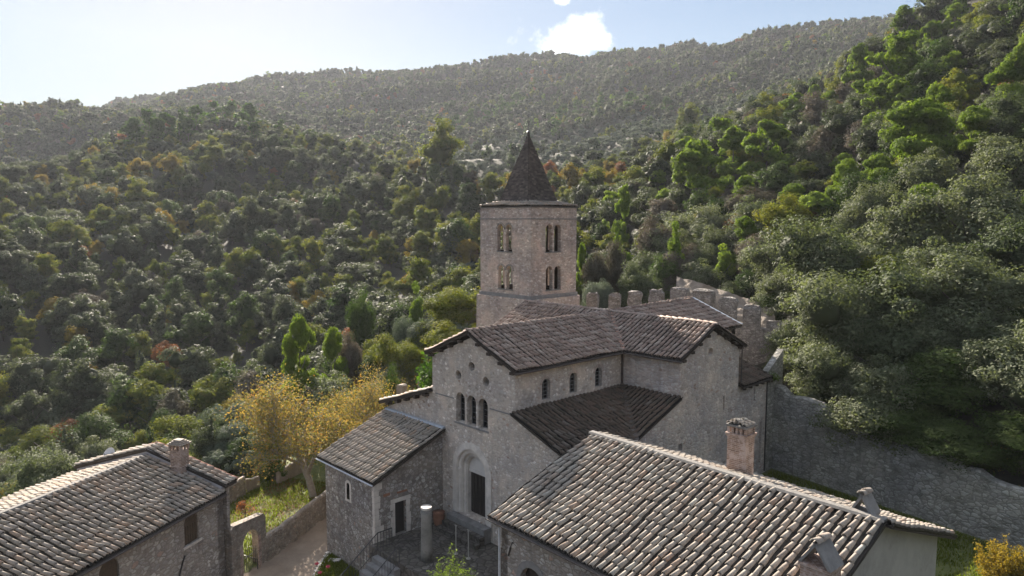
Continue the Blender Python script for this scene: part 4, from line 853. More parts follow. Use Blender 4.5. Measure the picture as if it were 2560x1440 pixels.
def height(x, y):
    x = np.asarray(x, float); y = np.asarray(y, float)
    dx = x-CAM[0]; dy = y-CAM[1]; f = dx*FH[0]+dy*FH[1]; a = dx*RH[0]+dy*RH[1]; phi = np.clip(np.arctan2(a, f), pg[0], pg[-1]); r = np.clip(np.hypot(dx, dy), rt_[0], rt_[-1])
    i = (phi-pg[0])/(pg[-1]-pg[0])*(NPH-1); j = (np.log(r)-RL0)/(RL1-RL0)*(NRT-1)
    i0 = np.clip(i.astype(int), 0, NPH-2); j0 = np.clip(j.astype(int), 0, NRT-2); fi = i-i0; fj = j-j0
    h = T2[i0, j0]*(1-fi)*(1-fj)+T2[i0+1, j0]*fi*(1-fj)+T2[i0, j0+1]*(1-fi)*fj+T2[i0+1, j0+1]*fi*fj
    amp = np.clip((r-95)/250, 0, 1)*np.where(r < 700, .5, .5+.5*np.clip((r-700)/300, 0, 1))
    for th, k, ph, am in _wv: h = h+amp*am*np.sin((x*math.cos(th)+y*math.sin(th))*k+ph)
    sd_ = sdist(x, y); w = np.where(x > 4.2, .5, 7.0)
    zn = -4+4*sm((x+3)/6)*sm((y+4)/8)
    gw = (x-LE[0])*ln_[0]+(y-LE[1])*ln_[1]        # >0 court side of the garden wall line
    al = (x-LE[0])*le[0]+(y-LE[1])*le[1]
    zn = zn+np.where((gw < -.3) & (al > 0) & (x < -12), .42, 0)
    return zn+(h-zn)*sm(sd_/w)
rr_ = 20*np.exp(np.arange(0, 415)*.012); rr_ = np.concatenate([[2, 8, 14], rr_])
ph_in = np.arange(-44, 44.01, .28); ph_out = np.arange(48, 312, 6.); PHS = np.radians(np.concatenate([ph_in, ph_out])); nph = len(PHS)
A, R2 = np.meshgrid(PHS, rr_, indexing='ij')
GX = CAM[0]+R2*(np.cos(A)*FH[0]+np.sin(A)*RH[0]); GY = CAM[1]+R2*(np.cos(A)*FH[1]+np.sin(A)*RH[1]); GZ = height(GX, GY)
V = np.stack([GX, GY, GZ], -1).reshape(-1, 3); m_ = len(rr_)
I, J = np.meshgrid(np.arange(nph), np.arange(m_-1), indexing='ij'); I2 = (I+1) % nph
F = np.stack([I*m_+J, I*m_+J+1, I2*m_+J+1, I2*m_+J], -1).reshape(-1, 4)
me = quads_mesh('ground', V, F)
fx, fy = GX, GY
gw = (fx-LE[0])*ln_[0]+(fy-LE[1])*ln_[1]; al = (fx-LE[0])*le[0]+(fy-LE[1])*le[1]; sdv = sdist(fx, fy)
d_ = (fx-CAM[0])*FH[0]+(fy-CAM[1])*FH[1]; u_ = 1280+FPX*((fx-CAM[0])*RH[0]+(fy-CAM[1])*RH[1])/np.maximum(d_, 1)
grass = ((gw < -.3) & (al > -2) & (sdv < 3) & (fx < -8)) | ((fx > 5) & (fy > 5) & (sdv < .3))
grove_ = ((d_ > 330) & (d_ < 690) & (u_ > 1120) & (u_ < 1860))
BEDQ = [atz(*p, -4) for p in ((822, 1383), (775, 1460), (900, 1500), (960, 1440), (935, 1372))]
def inpoly(x, y, P):
    ins = np.zeros(x.shape, bool)
    for i in range(len(P)):
        a, b = P[i], P[(i+1) % len(P)]; ins ^= ((a[1] > y) != (b[1] > y)) & (x < (b[0]-a[0])*(y-a[1])/(b[1]-a[1]+1e-12)+a[0])
    return ins
bed = inpoly(fx, fy, BEDQ)
path = (gw > -.3) & (sdv < 0) & (fx < 6) & (fy < 0) & ~bed
gr = me.attributes.new('grass', 'FLOAT', 'POINT'); gr.data.foreach_set('value', ((grass | bed)*1.0+(grove_ & ~grass)*.40).astype(np.float32).ravel())
pa = me.attributes.new('path', 'FLOAT', 'POINT'); pa.data.foreach_set('value', path.astype(np.float32).ravel())
me.shade_smooth()
M_GROUND, t, b = new_mat('ground_soil'); tc = N(t, 'ShaderNodeTexCoord'); ob = tc.outputs['Object']
n1 = noise(t, ob, .35, 6, .65); n2 = noise(t, ob, 3., 5, .7); n3 = noise(t, ob, 12, 4, .7)
soil = mixc(t, mrange(t, n2, .3, .7), (.014, .014, .008), (.035, .032, .02))
ga = N(t, 'ShaderNodeAttribute', attribute_name='grass'); pt_ = N(t, 'ShaderNodeAttribute', attribute_name='path')
gcol = mixc(t, mrange(t, n2, .35, .7), (.05, .075, .014), (.13, .145, .035)); gcol = mixc(t, math_(t, 'MULTIPLY', mrange(t, n3, .5, .7), .6), gcol, (.20, .13, .07))
wob = math_(t, 'ADD', ga.outputs['Fac'], math_(t, 'MULTIPLY', math_(t, 'SUBTRACT', n2, .5), .8))
c = mixc(t, mrange(t, wob, .4, .6), soil, gcol)
pcol = mixc(t, mrange(t, n1, .35, .65), (.20, .15, .11), (.33, .26, .195)); pcol = mixc(t, math_(t, 'MULTIPLY', mrange(t, n3, .55, .7), .6), pcol, (.16, .11, .07))
c = mixc(t, mrange(t, math_(t, 'ADD', pt_.outputs['Fac'], math_(t, 'MULTIPLY', math_(t, 'SUBTRACT', n2, .5), .5)), .4, .6), c, pcol)
L(t, c, b.inputs['Base Color']); b.inputs['Roughness'].default_value = .95; bump(t, b, n3, .05, .7)
g_ = link_mesh(me, 'ground', None, [M_GROUND]); g_['kind'] = 'structure'; g_['label'] = 'hilly ground with terrace, gravel path and wooded slopes'

# court platform, steps
mb = MB(); mb.box((-7.83, -6.4, -4.2), (4.9, -.02, -1.0)); o = mb.build('courtyard_pavement', M_PAVE); o['kind'] = 'structure'
st_ = tag(empty('portal_steps', (-4.5, -.8, -1)), 'worn grey stone steps leading up to the round church portal', 'steps')
mb = MB(); mb.box((-6.5, -.7, -.99), (-2.4, -.03, .06)); mb.build('upper_step', M_STEP, st_)
mb = MB(); mb.box((-6.5, -1.15, -.99), (-2.3, -.703, -.35)); mb.build('lower_step', M_PAVE, st_)
mb = MB(); mb.box((-6.6, -1.6, -.99), (-2.2, -1.153, -.7)); mb.build('lower_step', M_PAVE, st_)
cs_ = tag(empty('court_staircase', (-5.5, -8, -4)), 'grey stone staircase climbing to the courtyard between iron railings', 'staircase')
for k in range(9):
    mb = MB(); mb.box((-6.85, -6.42-.48*(k+1), -4.2), (-4.15, -6.42-.48*k-.003, -1.02-.33*(k+1)+.02)); mb.build('step', M_STEP, cs_)
def railing(name, label, pts, h, gap=.22, top_mat=None, closed=False):
    r = tag(empty(name, tuple(pts[0])), label, 'railing'); mb = MB(); bars = MB()
    for a, b in zip(pts[:-1], pts[1:]):
        a = np.array(a, float); b = np.array(b, float); up = np.array([0, 0, h]); mb.tube([a+up, b+up], .035, 6); mb.tube([a+up*.12, b+up*.12], .02, 5)
        n = max(1, int(np.linalg.norm((b-a)[:2])/gap))
        for i in range(n+1):
            p = a+(b-a)*i/n; thick = .03 if i in (0, n) else .016; bars.tube([p, p+up], thick, 5)
    mb.build('handrail', top_mat or M_IRON, r); bars.build('balusters', M_IRON, r); return r
railing('stair_railing', 'black iron railing on the annex side of the court staircase', [(-6.75, -5.3, -1), (-6.75, -6.45, -1), (-6.75, -10.7, -4)], 1.25)
railing('stair_railing', 'black iron railing on the column side of the court staircase', [(-4.2, -6.45, -1), (-4.2, -10.7, -4)], 1.25)
ga_ = atz(564, 1411, -3.2); gb_ = atz(601, 1386, -3.2); gc_ = atz(643, 1398, -3.2)
railing('gate_railing', 'black iron railing with pale handrail round the gate landing', [tuple(p-np.array([0, 0, 1.3])) for p in (ga_, gb_, gc_)], 1.3, .2)
mb = MB(); p_ = atz(618, 1425, -4.0); T = lambda q: (p_[0]+le[0]*q[0]+ln_[0]*q[1], p_[1]+le[1]*q[0]+ln_[1]*q[1], q[2]); mb.box((-.9, -.5, -4.3), (.9, .0, -3.75), 0, T); mb.box((-.9, .003, -4.3), (.9, .5, -3.9), 0, T)
tag(mb.build('gate_step', M_LIME), 'pale worn stone step below the arched garden gate', 'step')
# column, pot, poles, slab
col_ = tag(empty('stone_column', (-3.37, -4.84, -1)), 'broken antique stone column standing alone in the courtyard', 'column')
mb = MB(); mb.tube([(-3.37, -4.84, z) for z in (-1, -.2, .6, 1.4, 2.1, 2.5)], [.40, .39, .375, .36, .35, .345], 20, caps=True); o = mb.build('shaft', M_COLUMN, col_, True); 
mb = MB(); mb.tube([(-3.37, -4.84, 2.5), (-3.37, -4.84, 2.54), (-3.37, -4.84, 2.66)], [.36, .38, .36], 20); mb.build('top_drum', M_LIME, col_)
pp = aty(1095, 1305, -1.1); mb = MB(); mb.tube([(-7.2, -.9, z) for z in (-1, -.85, -.3, -.05, .0)], [.3, .38, .45, .42, .46], 16); tag(mb.build('terracotta_pot', M_TERRA, None, True), 'large terracotta pot in the corner between annex and portal', 'pot')
for (u, v0, v1, lb) in ((1140, 1385, 1311, 'taller thin metal pole standing in the courtyard, nearer the annex'), (1171, 1397, 1322, 'thin metal pole in the courtyard, nearer the long house')):
    b0 = atz(u, v0, -1); hh = (v0-v1)/FPX*np.dot(b0-CAM, _fw); mb = MB(); mb.tube([(b0[0], b0[1], -1), (b0[0], b0[1], -1+hh)], .035, 6); mb.tube([(b0[0]-.1, b0[1], -1+hh), (b0[0]+.1, b0[1], -1+hh)], .03, 5); mb.tube([(b0[0], b0[1], -1), (b0[0], b0[1], -.95)], .15, 8)
    tag(mb.build('metal_pole', M_PLASTER), lb, 'pole')
mb = MB(); b0 = atz(836, 1402, -3.9); T = lambda q: (b0[0]+q[0]*.8+q[1]*.3, b0[1]+q[0]*.5-q[1]*.6, b0[2]+q[2]+.12*q[0]); mb.box((-.5, -.35, 0), (.5, .35, .1), 0, T); tag(mb.build('stone_slab', M_LIME), 'small white slab lying in the grass below the annex', 'slab')
# kerb of pale stones round the rose bed
kb = tag(empty('bed_kerb', tuple(BEDQ[0])), 'pale stone kerb edging the rose bed below the annex', 'kerb'); rk = random.Random(8); mb = MB()
for a, b in ((atz(822, 1383, -4), atz(797, 1420, -4)), (atz(797, 1420, -4), atz(770, 1475, -4))):
    n = int(np.linalg.norm(b-a)/.4)
    for i in range(n):
        p = a+(b-a)*(i+.5)/n; s = .17+rk.uniform(-.03, .05); mb.box((p[0]-s, p[1]-s, -4.05), (p[0]+s, p[1]+s, -3.86+rk.uniform(-.04, .05)))
mb.build('kerb_stones', M_LIME, kb)

# garden walls
def rough_wall(name, label, pts, th, mat, cat='wall', seed=0, step=.6, wob=.06, parent=None, cname='masonry'):
    """free-standing wall: list of (x, y, zbottom, ztop); its top edge is uneven"""
    rg = np.random.default_rng(seed); P = []
    for a, b in zip(pts[:-1], pts[1:]):
        a = np.array(a, float); b = np.array(b, float); n = max(1, int(np.linalg.norm((b-a)[:2])/step))
        P += [a+(b-a)*i/n for i in range(n)]
    P.append(np.array(pts[-1], float)); P = np.array(P); P[:, 3] += rg.normal(0, wob, len(P)); V = []; F = []
    for i, p in enumerate(P):
        a = P[max(i-1, 0)]; b = P[min(i+1, len(P)-1)]; d = (b-a)[:2]; d /= np.linalg.norm(d); s = np.array([d[1], -d[0]])*th/2; jt = rg.normal(0, .012, 4)
        V += [(p[0]+s[0]*1.05, p[1]+s[1]*1.05, p[2]), (p[0]+s[0]+jt[0], p[1]+s[1]+jt[1], p[3]-.12), (p[0]+s[0]*.6, p[1]+s[1]*.6, p[3]), (p[0]-s[0]*.6, p[1]-s[1]*.6, p[3]-.01), (p[0]-s[0]+jt[2], p[1]-s[1], p[3]-.13), (p[0]-s[0]*1.05, p[1]-s[1]*1.05, p[2])]
    for i in range(len(P)-1):
        for k in range(5): F.append((i*6+k, (i+1)*6+k, (i+1)*6+k+1, i*6+k+1))
    F += [tuple(range(5, -1, -1)), tuple(range((len(P)-1)*6, len(P)*6))]
    mb = MB(); mb.add(V, F); o = mb.build(name if parent is None else cname, mat, parent)
    if parent is None: tag(o, label, cat)
    return o
G = lambda s, t=-.4: LE+le*s+ln_*t
def gp(s, zb, zt, t=-.4): q = G(s, t); return (q[0], q[1], zb, zt)
# gate wall with arch
gate = tag(empty('gate_wall', (*G(2.5), -4)), 'arched stone gateway in the garden wall beside the left house', 'gateway')
ao = arch_loop(2.05, -4.0, 1.75, 3.25)
mb = MB(); PG = wall_into(mb, G(.55, -.15), G(4.5, -.15), [(0, -4.6), (3.85, -4.6), (3.85, -.45), (3.6, -.12), (3.2, -.1), (.3, .28), (0, .1)], [ao], .55, 0, -1); mb.build('arch_wall', M_GARDEN, gate)
mb = MB()
for sgn in (-1, 1):
    for k in range(6): mb.add(*slabP(PG, 2.05+sgn*1.02-.16, 2.05+sgn*1.02+.16, -4+k*.42, -3.6+k*.42, -.015, .06))
mb.build('brick_jamb', M_BRICK, gate)
mb = MB()
for k in range(9):
    s = 2.05-.85+1.7*k/8; hh = -2.35+.3*math.sin(math.pi*k/8); q = PG(s, -3.95, .28); mb.tube([q, (q[0], q[1], hh)], .02, 5)
for z in (-3.85, -2.75): mb.tube([PG(1.2, z, .28), PG(2.9, z, .28)], .025, 5)
mb.build('iron_gate', M_IRON, gate)
rough_wall('garden_wall', 'long low mossy stone wall running from the gateway to behind the annex', [gp(4.45, -4.5, -2.1), gp(8, -4.4, -2.05), gp(11, -4.3, -1.9), gp(14.5, -4.3, -1.75), gp(19, -4.2, -1.7)], .5, M_GARDEN, seed=1)
b1, b2 = atz(552, 1270, -3.6), atz(610, 1237, -3.6); rough_wall('garden_wall', 'short straight rendered stone wall beside the far end of left house', [(b1[0], b1[1], -4.4, -2.05), (b2[0], b2[1], -4.4, -1.85)], .4, M_GARDEN, seed=2, wob=.02)
b1, b2 = atz(613, 1233, -3.6), atz(646, 1218, -3.6); rough_wall('garden_wall', 'small sunlit tan wall stub at the edge of the lawn', [(b1[0], b1[1], -4.4, -2.3), (b2[0], b2[1], -4.4, -2.5)], .4, M_ROCKF, seed=3, wob=.03)
b1, b2 = atz(695, 1205, -3.4), atz(752, 1176, -3.4); rough_wall('garden_wall', 'tan wall stub behind the autumn tree trunk', [(b1[0], b1[1], -4.4, -2.4), (b2[0], b2[1], -4.4, -2.1)], .4, M_ROCKF, seed=4, wob=.03)
# boundary wall on the right
BW = [(4.9, 26.3), (9.46, 25.6), (13.6, 24.8), (17.96, 24.1), (23.5, 23.15), (24.6, 22.9), (34, 21.3)]; BT = [7.3, 6.5, 5.0, 4.95, 4.1, 3.8, 3.0]
rough_wall('boundary_wall', 'tall grey rubble boundary wall in shade below the wooded bank', [(x, y, -.8, z) for (x, y), z in zip(BW, BT)], .8, M_BOUND, seed=6, step=.8, wob=.12)
# battlemented wall behind the church
bt = tag(empty('battlement_wall', (0, 30, 0)), 'crenellated stone wall with nine square merlons behind the church', 'wall')
def gd(u, d): f = (u-1280)/FPX*(math.cos(PITCH)); p = CAM[:2]+FH*d+RH*d*f; return p
pl = [(1448, 84, 770), (1560, 82, 770), (1650, 80, 766), (1740, 77, 764), (1800, 74.5, 778), (1850, 73.5, 800), (1905, 72.5, 815), (1935, 72, 822), (1975, 71, 840)]
pts = [(*gd(u, d), -2., zray(v, d)) for u, d, v in pl]
rough_wall('battlement_wall', '', pts, .8, M_BATT, seed=7, parent=bt, wob=.08)
for u, v0, v1, w in ((1484, 728, 768, 28), (1540, 729, 768, 27), (1591, 725, 768, 33), (1645, 720, 766, 34), (1704, 715, 763, 38), (1764, 720, 770, 38), (1828, 740, 792, 42), (1888, 759, 812, 40), (1945, 797, 826, 30)):
    us_ = [p[0] for p in pl]; d = float(np.interp(u, us_, [p[1] for p in pl])); p = gd(u, d); e_ = gd(u+6, float(np.interp(u+6, us_, [p_[1] for p_ in pl])))-gd(u-6, float(np.interp(u-6, us_, [p_[1] for p_ in pl]))); e_ /= np.linalg.norm(e_)
    n_ = np.array([e_[1], -e_[0]]); wm = .92*w*d/FPX/max(.5, abs(e_@RH)); z1_ = zray(v0+3, d); z0_ = zray(v1, d)-.3; rgm = np.random.default_rng(u)
    mb = MB(); k = 5; ring_ = []
    for (fz, sh) in ((0, 1), (.5, 1.0), (.82, .99), (.95, .9), (1.0, .72)):
        zz = z0_+(z1_-z0_)*fz; R_ = []
        for (a, b) in ((-1, -1), (0, -1.02), (1, -1), (1, 1), (0, 1.02), (-1, 1)):
            j = rgm.normal(0, .055, 3); q_ = p+e_*(a*wm/2*sh+j[0])+n_*(b*.38*sh+j[1]); R_.append((q_[0], q_[1], zz+j[2]*(fz > .6)))
        ring_.append(R_)
    vs = [q_ for R_ in ring_ for q_ in R_]; fs = [(j*6+i, j*6+(i+1) % 6, (j+1)*6+(i+1) % 6, (j+1)*6+i) for j in range(4) for i in range(6)]+[tuple(range(24, 30))]
    mb.add(vs, fs); mb.build('merlon', M_BATT, bt)
# tan rock bank behind the battlements
def patch_mesh(name, uvd, nu, nv, mat, amp, seed, label, kind='structure'):
    """displaced sheet through a grid of (u, v, distance) corners given as 3-D points"""
    rg = np.random.default_rng(seed); (A_, B_, C_, D_) = [np.array(p) for p in uvd]; V = []
    nz_ = rg.normal(0, 1, (nu//4+3, nv//4+3))
    for i in range(nu+1):
        for j in range(nv+1):
            s, t_ = i/nu, j/nv; p = A_*(1-s)*(1-t_)+B_*s*(1-t_)+C_*s*t_+D_*(1-s)*t_
            gi, gj = i/4, j/4; a, b = int(gi), int(gj); fa, fb = gi-a, gj-b; o = nz_[a, b]*(1-fa)*(1-fb)+nz_[a+1, b]*fa*(1-fb)+nz_[a, b+1]*(1-fa)*fb+nz_[a+1, b+1]*fa*fb
            V.append(p+np.array([.5, -.7, .3])*amp*(o+rg.normal(0, .35)))
    F = np.array([(i*(nv+1)+j, (i+1)*(nv+1)+j, (i+1)*(nv+1)+j+1, i*(nv+1)+j+1) for i in range(nu) for j in range(nv)])
    o = link_mesh(quads_mesh(name, np.array(V), F), name, None, [mat]); o['kind'] = kind; o['label'] = label; return o
def P3(u, v, d): q_ = gd(u, d); return np.array([q_[0], q_[1], zray(v, d)])
patch_mesh('rock_bank', (P3(1690, 800, 88), P3(1960, 850, 76), P3(1940, 765, 79), P3(1695, 690, 92)), 44, 20, M_ROCKF, .35, 3, 'bare tan earth and rock bank behind the battlements')
M_CLIFF = plain('pale_cliff_rock', (.22, .21, .20), (.42, .40, .38), .05, .95, 1.5)
for (u, v, w, h, sd_) in ((48, 330, 34, 70, 1), (45, 300, 26, 40, 2), (135, 300, 22, 34, 3)):
    pass
# ivy-clad ruin left of the nave
ruin = tag(empty('ruined_wall', (-14, 12, 0)), 'ruined stone wall with pillars and ivy beyond the left aisle', 'wall')
def pr(u, v, x): return atx(u, v, x)
rough_wall('x', '', [(-17.2, 6.0, -4, 6.6), (-19.4, 11, -4, 9.4)], .7, M_GARDEN, seed=11, parent=ruin)
rough_wall('x', '', [(-19.5, 6.5, -4, 6.6), (-20.0, 7.6, -4, 6.9)], .6, M_GARDEN, seed=12, parent=ruin, cname='pillar')
rough_wall('x', '', [(-20.6, 4.9, -4, 6.2), (-21.1, 5.8, -4, 6.4)], .6, M_ROCKF, seed=13, parent=ruin, cname='pillar')
# ================================================================== VEGETATION
def leaf_mat(name, cols, trans, tcol, rough=.55, spec=.35, objvar=.35, tboost=1.0):
    cols = [(c[0]*.76, c[1]*.83, c[2]*.80) if c[1] > c[0]*.85 else tuple(x*.78 for x in c) for c in cols]; spec *= .15; rough = max(rough, .65)
    m, t, b = new_mat(name); at = N(t, 'ShaderNodeAttribute', attribute_name='rnd'); oi = N(t, 'ShaderNodeObjectInfo')
    r = ramp(t, at.outputs['Fac'], [(i/(len(cols)-1), c) for i, c in enumerate(cols)])
    v = mrange(t, oi.outputs['Random'], 0, 1, 1-objvar, 1+objvar); cc = N(t, 'ShaderNodeCombineColor'); L(t, v, cc.inputs[0]); L(t, mrange(t, oi.outputs['Random'], 0, 1, 1-objvar*.8, 1+objvar*.8), cc.inputs[1]); L(t, v, cc.inputs[2])
    c = mixc(t, 1.0, r.outputs[0], cc.outputs[0], 'MULTIPLY')
    L(t, c, b.inputs['Base Color']); b.inputs['Roughness'].default_value = rough; b.inputs['Specular IOR Level'].default_value = spec
    tr = N(t, 'ShaderNodeBsdfTranslucent'); L(t, mixc(t, 1.0, c, tcol, 'MULTIPLY'), tr.inputs['Color'])
    mx_ = N(t, 'ShaderNodeMixShader'); mx_.inputs[0].default_value = trans; L(t, b.outputs[0], mx_.inputs[1]); L(t, tr.outputs[0], mx_.inputs[2])
    L(t, mx_.outputs[0], t.nodes['Material Output'].inputs['Surface']); return m
M_OAK = leaf_mat('holm_oak_leaves', [(.042,.048,.026), (.072,.078,.046), (.115,.118,.078), (.050,.055,.030), (.21,.21,.16)], .28, (1.5, 1.7, .8), .42, .5)
M_OAKG = leaf_mat('dark_green_oak_leaves', [(.030,.046,.014), (.055,.078,.022), (.080,.10,.032), (.04,.055,.018)], .25, (1.4, 1.8, .6), .5, .35)
M_OAKN = leaf_mat('sun_painted_oak_leaves', [(.075,.085,.045), (.12,.13,.075), (.17,.175,.11), (.085,.095,.05), (.26,.26,.19)], .3, (1.5, 1.6, .8), .5, .5)  # brighter copy of the oak leaves for near crowns, sunlight put into the colour
M_OLIVE = leaf_mat('silvery_olive_leaves', [(.10,.115,.085), (.15,.165,.13), (.12,.13,.095), (.19,.20,.165)], .25, (1.2, 1.3, .9), .5, .35, .2)
M_PINE = leaf_mat('bright_pine_needles', [(.10,.15,.026), (.16,.215,.038), (.21,.26,.05), (.12,.165,.03)], .45, (1.3, 1.35, .6), .6, .2, .25)
M_PINED = leaf_mat('dark_pine_needles', [(.045,.07,.018), (.065,.10,.026), (.085,.12,.034)], .35, (1.3, 1.6, .7), .6, .2, .25)
M_YG = leaf_mat('yellow_green_leaves', [(.09,.11,.02), (.14,.16,.03), (.18,.17,.035), (.07,.09,.02)], .42, (1.4, 1.4, .6), .6, .2, .3)
M_YEL = leaf_mat('golden_leaves', [(.24,.19,.03), (.30,.22,.035), (.20,.17,.04), (.27,.17,.03)], .42, (1.4, 1.3, .6), .6, .2, .25)
M_RUST = leaf_mat('rust_red_leaves', [(.20,.09,.04), (.25,.12,.05), (.16,.065,.035), (.22,.14,.06)], .38, (1.5, 1.2, .8), .6, .2, .3)
M_GREYB = leaf_mat('grey_brown_twiggy_leaves', [(.13,.105,.085), (.17,.145,.12), (.10,.085,.06), (.15,.14,.10)], .25, (1.2, 1.1, .9), .7, .2, .25)
M_ORANGE = leaf_mat('orange_autumn_leaves', [(.28,.15,.06), (.34,.23,.08), (.20,.19,.07), (.36,.27,.10), (.14,.16,.06), (.17,.18,.06), (.42,.31,.13)], .42, (1.4, 1.2, .6), .5, .3, .1)
M_IVY = leaf_mat('ivy_leaves', [(.03,.06,.01), (.06,.11,.015), (.12,.19,.03), (.04,.07,.012)], .35, (1.4, 1.7, .5), .45, .4, .1)
M_BARK = plain('grey_bark', (.06,.05,.04), (.15,.125,.10), 4, .95, .04)
M_BARKP = plain('pale_bark', (.16,.14,.12), (.30,.27,.24), 4, .9, .03)

def leaves(rng, cen, nrm, size, asp=.62, jit=.8, lift=.5):
    """one quad per leaf spray; cen (n,3), nrm (n,3) outward"""
    n = len(cen); d = nrm*.9+rng.normal(0, jit, (n, 3))*.5+np.array([0, 0, lift]); d /= np.linalg.norm(d, axis=1)[:, None]+1e-9
    a = np.cross(d, rng.normal(0, 1, (n, 3))); a /= np.linalg.norm(a, axis=1)[:, None]+1e-9; b = np.cross(d, a)
    s = (size*rng.uniform(.55, 1.35, n))[:, None]*.5
    V = np.stack([cen-a*s-b*s*asp*.5, cen-b*s*asp*.1+b*s*asp*-.9, cen+a*s+b*s*asp*.2, cen+b*s*asp], 1)
    return V.reshape(-1, 3)
def crown(seed, lobes, ncl, nlf, clr, lsize, asp=.62, core=.62, jit=.8, lift=.5, flat=1.0):
    """lobes: (x,y,z,rx,ry,rz). returns V, F, rnd"""
    rng = np.random.default_rng(seed); Lb = np.array(lobes, float); ar = (Lb[:, 3]*Lb[:, 4]+Lb[:, 3]*Lb[:, 5]); pk = rng.choice(len(Lb), ncl, p=ar/ar.sum())
    d = rng.normal(0, 1, (ncl, 3)); d[:, 2] = np.abs(d[:, 2])*np.where(rng.random(ncl) < .78, 1, -.75); d /= np.linalg.norm(d, axis=1)[:, None]
    cc = Lb[pk, :3]+d*Lb[pk, 3:]*rng.uniform(.62, 1.16, ncl)[:, None]
    q = np.repeat(np.arange(ncl), nlf); off = rng.normal(0, 1, (len(q), 3)); off /= np.linalg.norm(off, axis=1)[:, None]; off *= (clr*rng.uniform(.45, 1.0, len(q))**.6)[:, None]*rng.uniform(.7, 1.3, ncl)[q][:, None]; off[:, 2] *= .7*flat
    cen = cc[q]+off; o2 = off/(np.linalg.norm(off, axis=1)[:, None]+1e-9); nr = d[q]*.5+o2*.8
    V = leaves(rng, cen, nr, lsize, asp, jit, lift); F = np.arange(len(V)).reshape(-1, 4)
    R = np.clip(rng.random(ncl)[q]*.75+rng.random(len(q))*.25, 0, 1)
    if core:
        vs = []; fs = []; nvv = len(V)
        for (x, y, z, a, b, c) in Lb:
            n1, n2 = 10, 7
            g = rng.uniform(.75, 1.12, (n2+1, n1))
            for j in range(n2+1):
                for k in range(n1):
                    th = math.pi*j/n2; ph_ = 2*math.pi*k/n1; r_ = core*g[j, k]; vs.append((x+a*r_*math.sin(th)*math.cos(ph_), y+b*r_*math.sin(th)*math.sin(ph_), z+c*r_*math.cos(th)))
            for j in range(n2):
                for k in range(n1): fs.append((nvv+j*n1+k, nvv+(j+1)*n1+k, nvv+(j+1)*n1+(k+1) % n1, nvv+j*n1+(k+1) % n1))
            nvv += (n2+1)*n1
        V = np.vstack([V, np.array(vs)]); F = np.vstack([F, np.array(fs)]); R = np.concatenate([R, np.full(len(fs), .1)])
    return V, F, R
def trunk_geo(h, r, seed, limbs=5, lean=.1, spread=.55, start=.35):
    rng = random.Random(seed); mb = MB(); pts = []; x = y = 0.
    for k in range(6):
        pts.append((x, y, h*k/5)); x += rng.uniform(-lean, lean)*h/5; y += rng.uniform(-lean, lean)*h/5
    rs = [r*(1.25 if k == 0 else 1-.14*k) for k in range(6)]; mb.tube(pts, rs, 7)
    for k in range(limbs):
        a = 2*math.pi*k/limbs+rng.uniform(-.4, .4); z = h*rng.uniform(start, .8); i = min(4, int(z/h*5)); p = pts[i]; L1 = h*rng.uniform(.35, .6)*spread*1.6
        q = (p[0]+L1*math.cos(a)*.55, p[1]+L1*math.sin(a)*.55, z+L1*.35); q2 = (p[0]+L1*math.cos(a), p[1]+L1*math.sin(a), z+L1*rng.uniform(.5, .9)); mb.tube([(p[0], p[1], z-.2), q, q2], [r*.5, r*.32, r*.12], 5, caps=False)
    return mb
def tri_to_quadmesh(mb):
    V = np.array(mb.v); F = [f if len(f) == 4 else None for f in mb.f]; F = np.array([f for f in F if f]); return V, F
def lobes_round(seed, R, H, z0, n=6, flatten=.8):
    rg = random.Random(seed*13+n); ox, oy = rg.uniform(-.22, .22)*R, rg.uniform(-.22, .22)*R; out = [(ox, oy, z0+H*.48, R*rg.uniform(.5, .7), R*rg.uniform(.5, .7), H*.48)]
    for k in range(n+rg.randint(-1, 3)):
        a = 2*math.pi*k/n+rg.uniform(-.5, .5); rr_ = R*rg.uniform(.38, .6); s = R*rg.uniform(.28, .58); rr_ *= rg.uniform(.8, 1.25); out.append((rr_*math.cos(a), rr_*math.sin(a), z0+H*rg.uniform(.2, .82), s, s, s*rg.uniform(.65, 1.15)))
    out.append((rg.uniform(-.2, .2)*R, rg.uniform(-.2, .2)*R, z0+H*.82, R*.45, R*.45, H*.25)); return out
def lobes_cone(seed, R, H, z0, n=9):
    rg = random.Random(seed); out = []
    for k in range(n):
        f = k/(n-1); r_ = R*(1-f)**.75+.12*R; a = rg.uniform(0, 6.28); o = r_*.35; out.append((o*math.cos(a), o*math.sin(a), z0+H*f*.95, r_*.8, r_*.8, H/n*1.1))
    return out
def lobes_pine(seed, R, H, z0, n=17):
    rg = random.Random(seed); out = []
    for k in range(n):
        f = rg.random(); a = rg.uniform(0, 6.28); rr_ = R*rg.uniform(.1, .95)*(1-.5*f); s = R*rg.uniform(.15, .34); out.append((rr_*math.cos(a), rr_*math.sin(a), z0+H*(.1+.8*f), s, s, s*.52))
    out.append((0, 0, z0+H*.93, R*.35, R*.35, R*.22)); return out
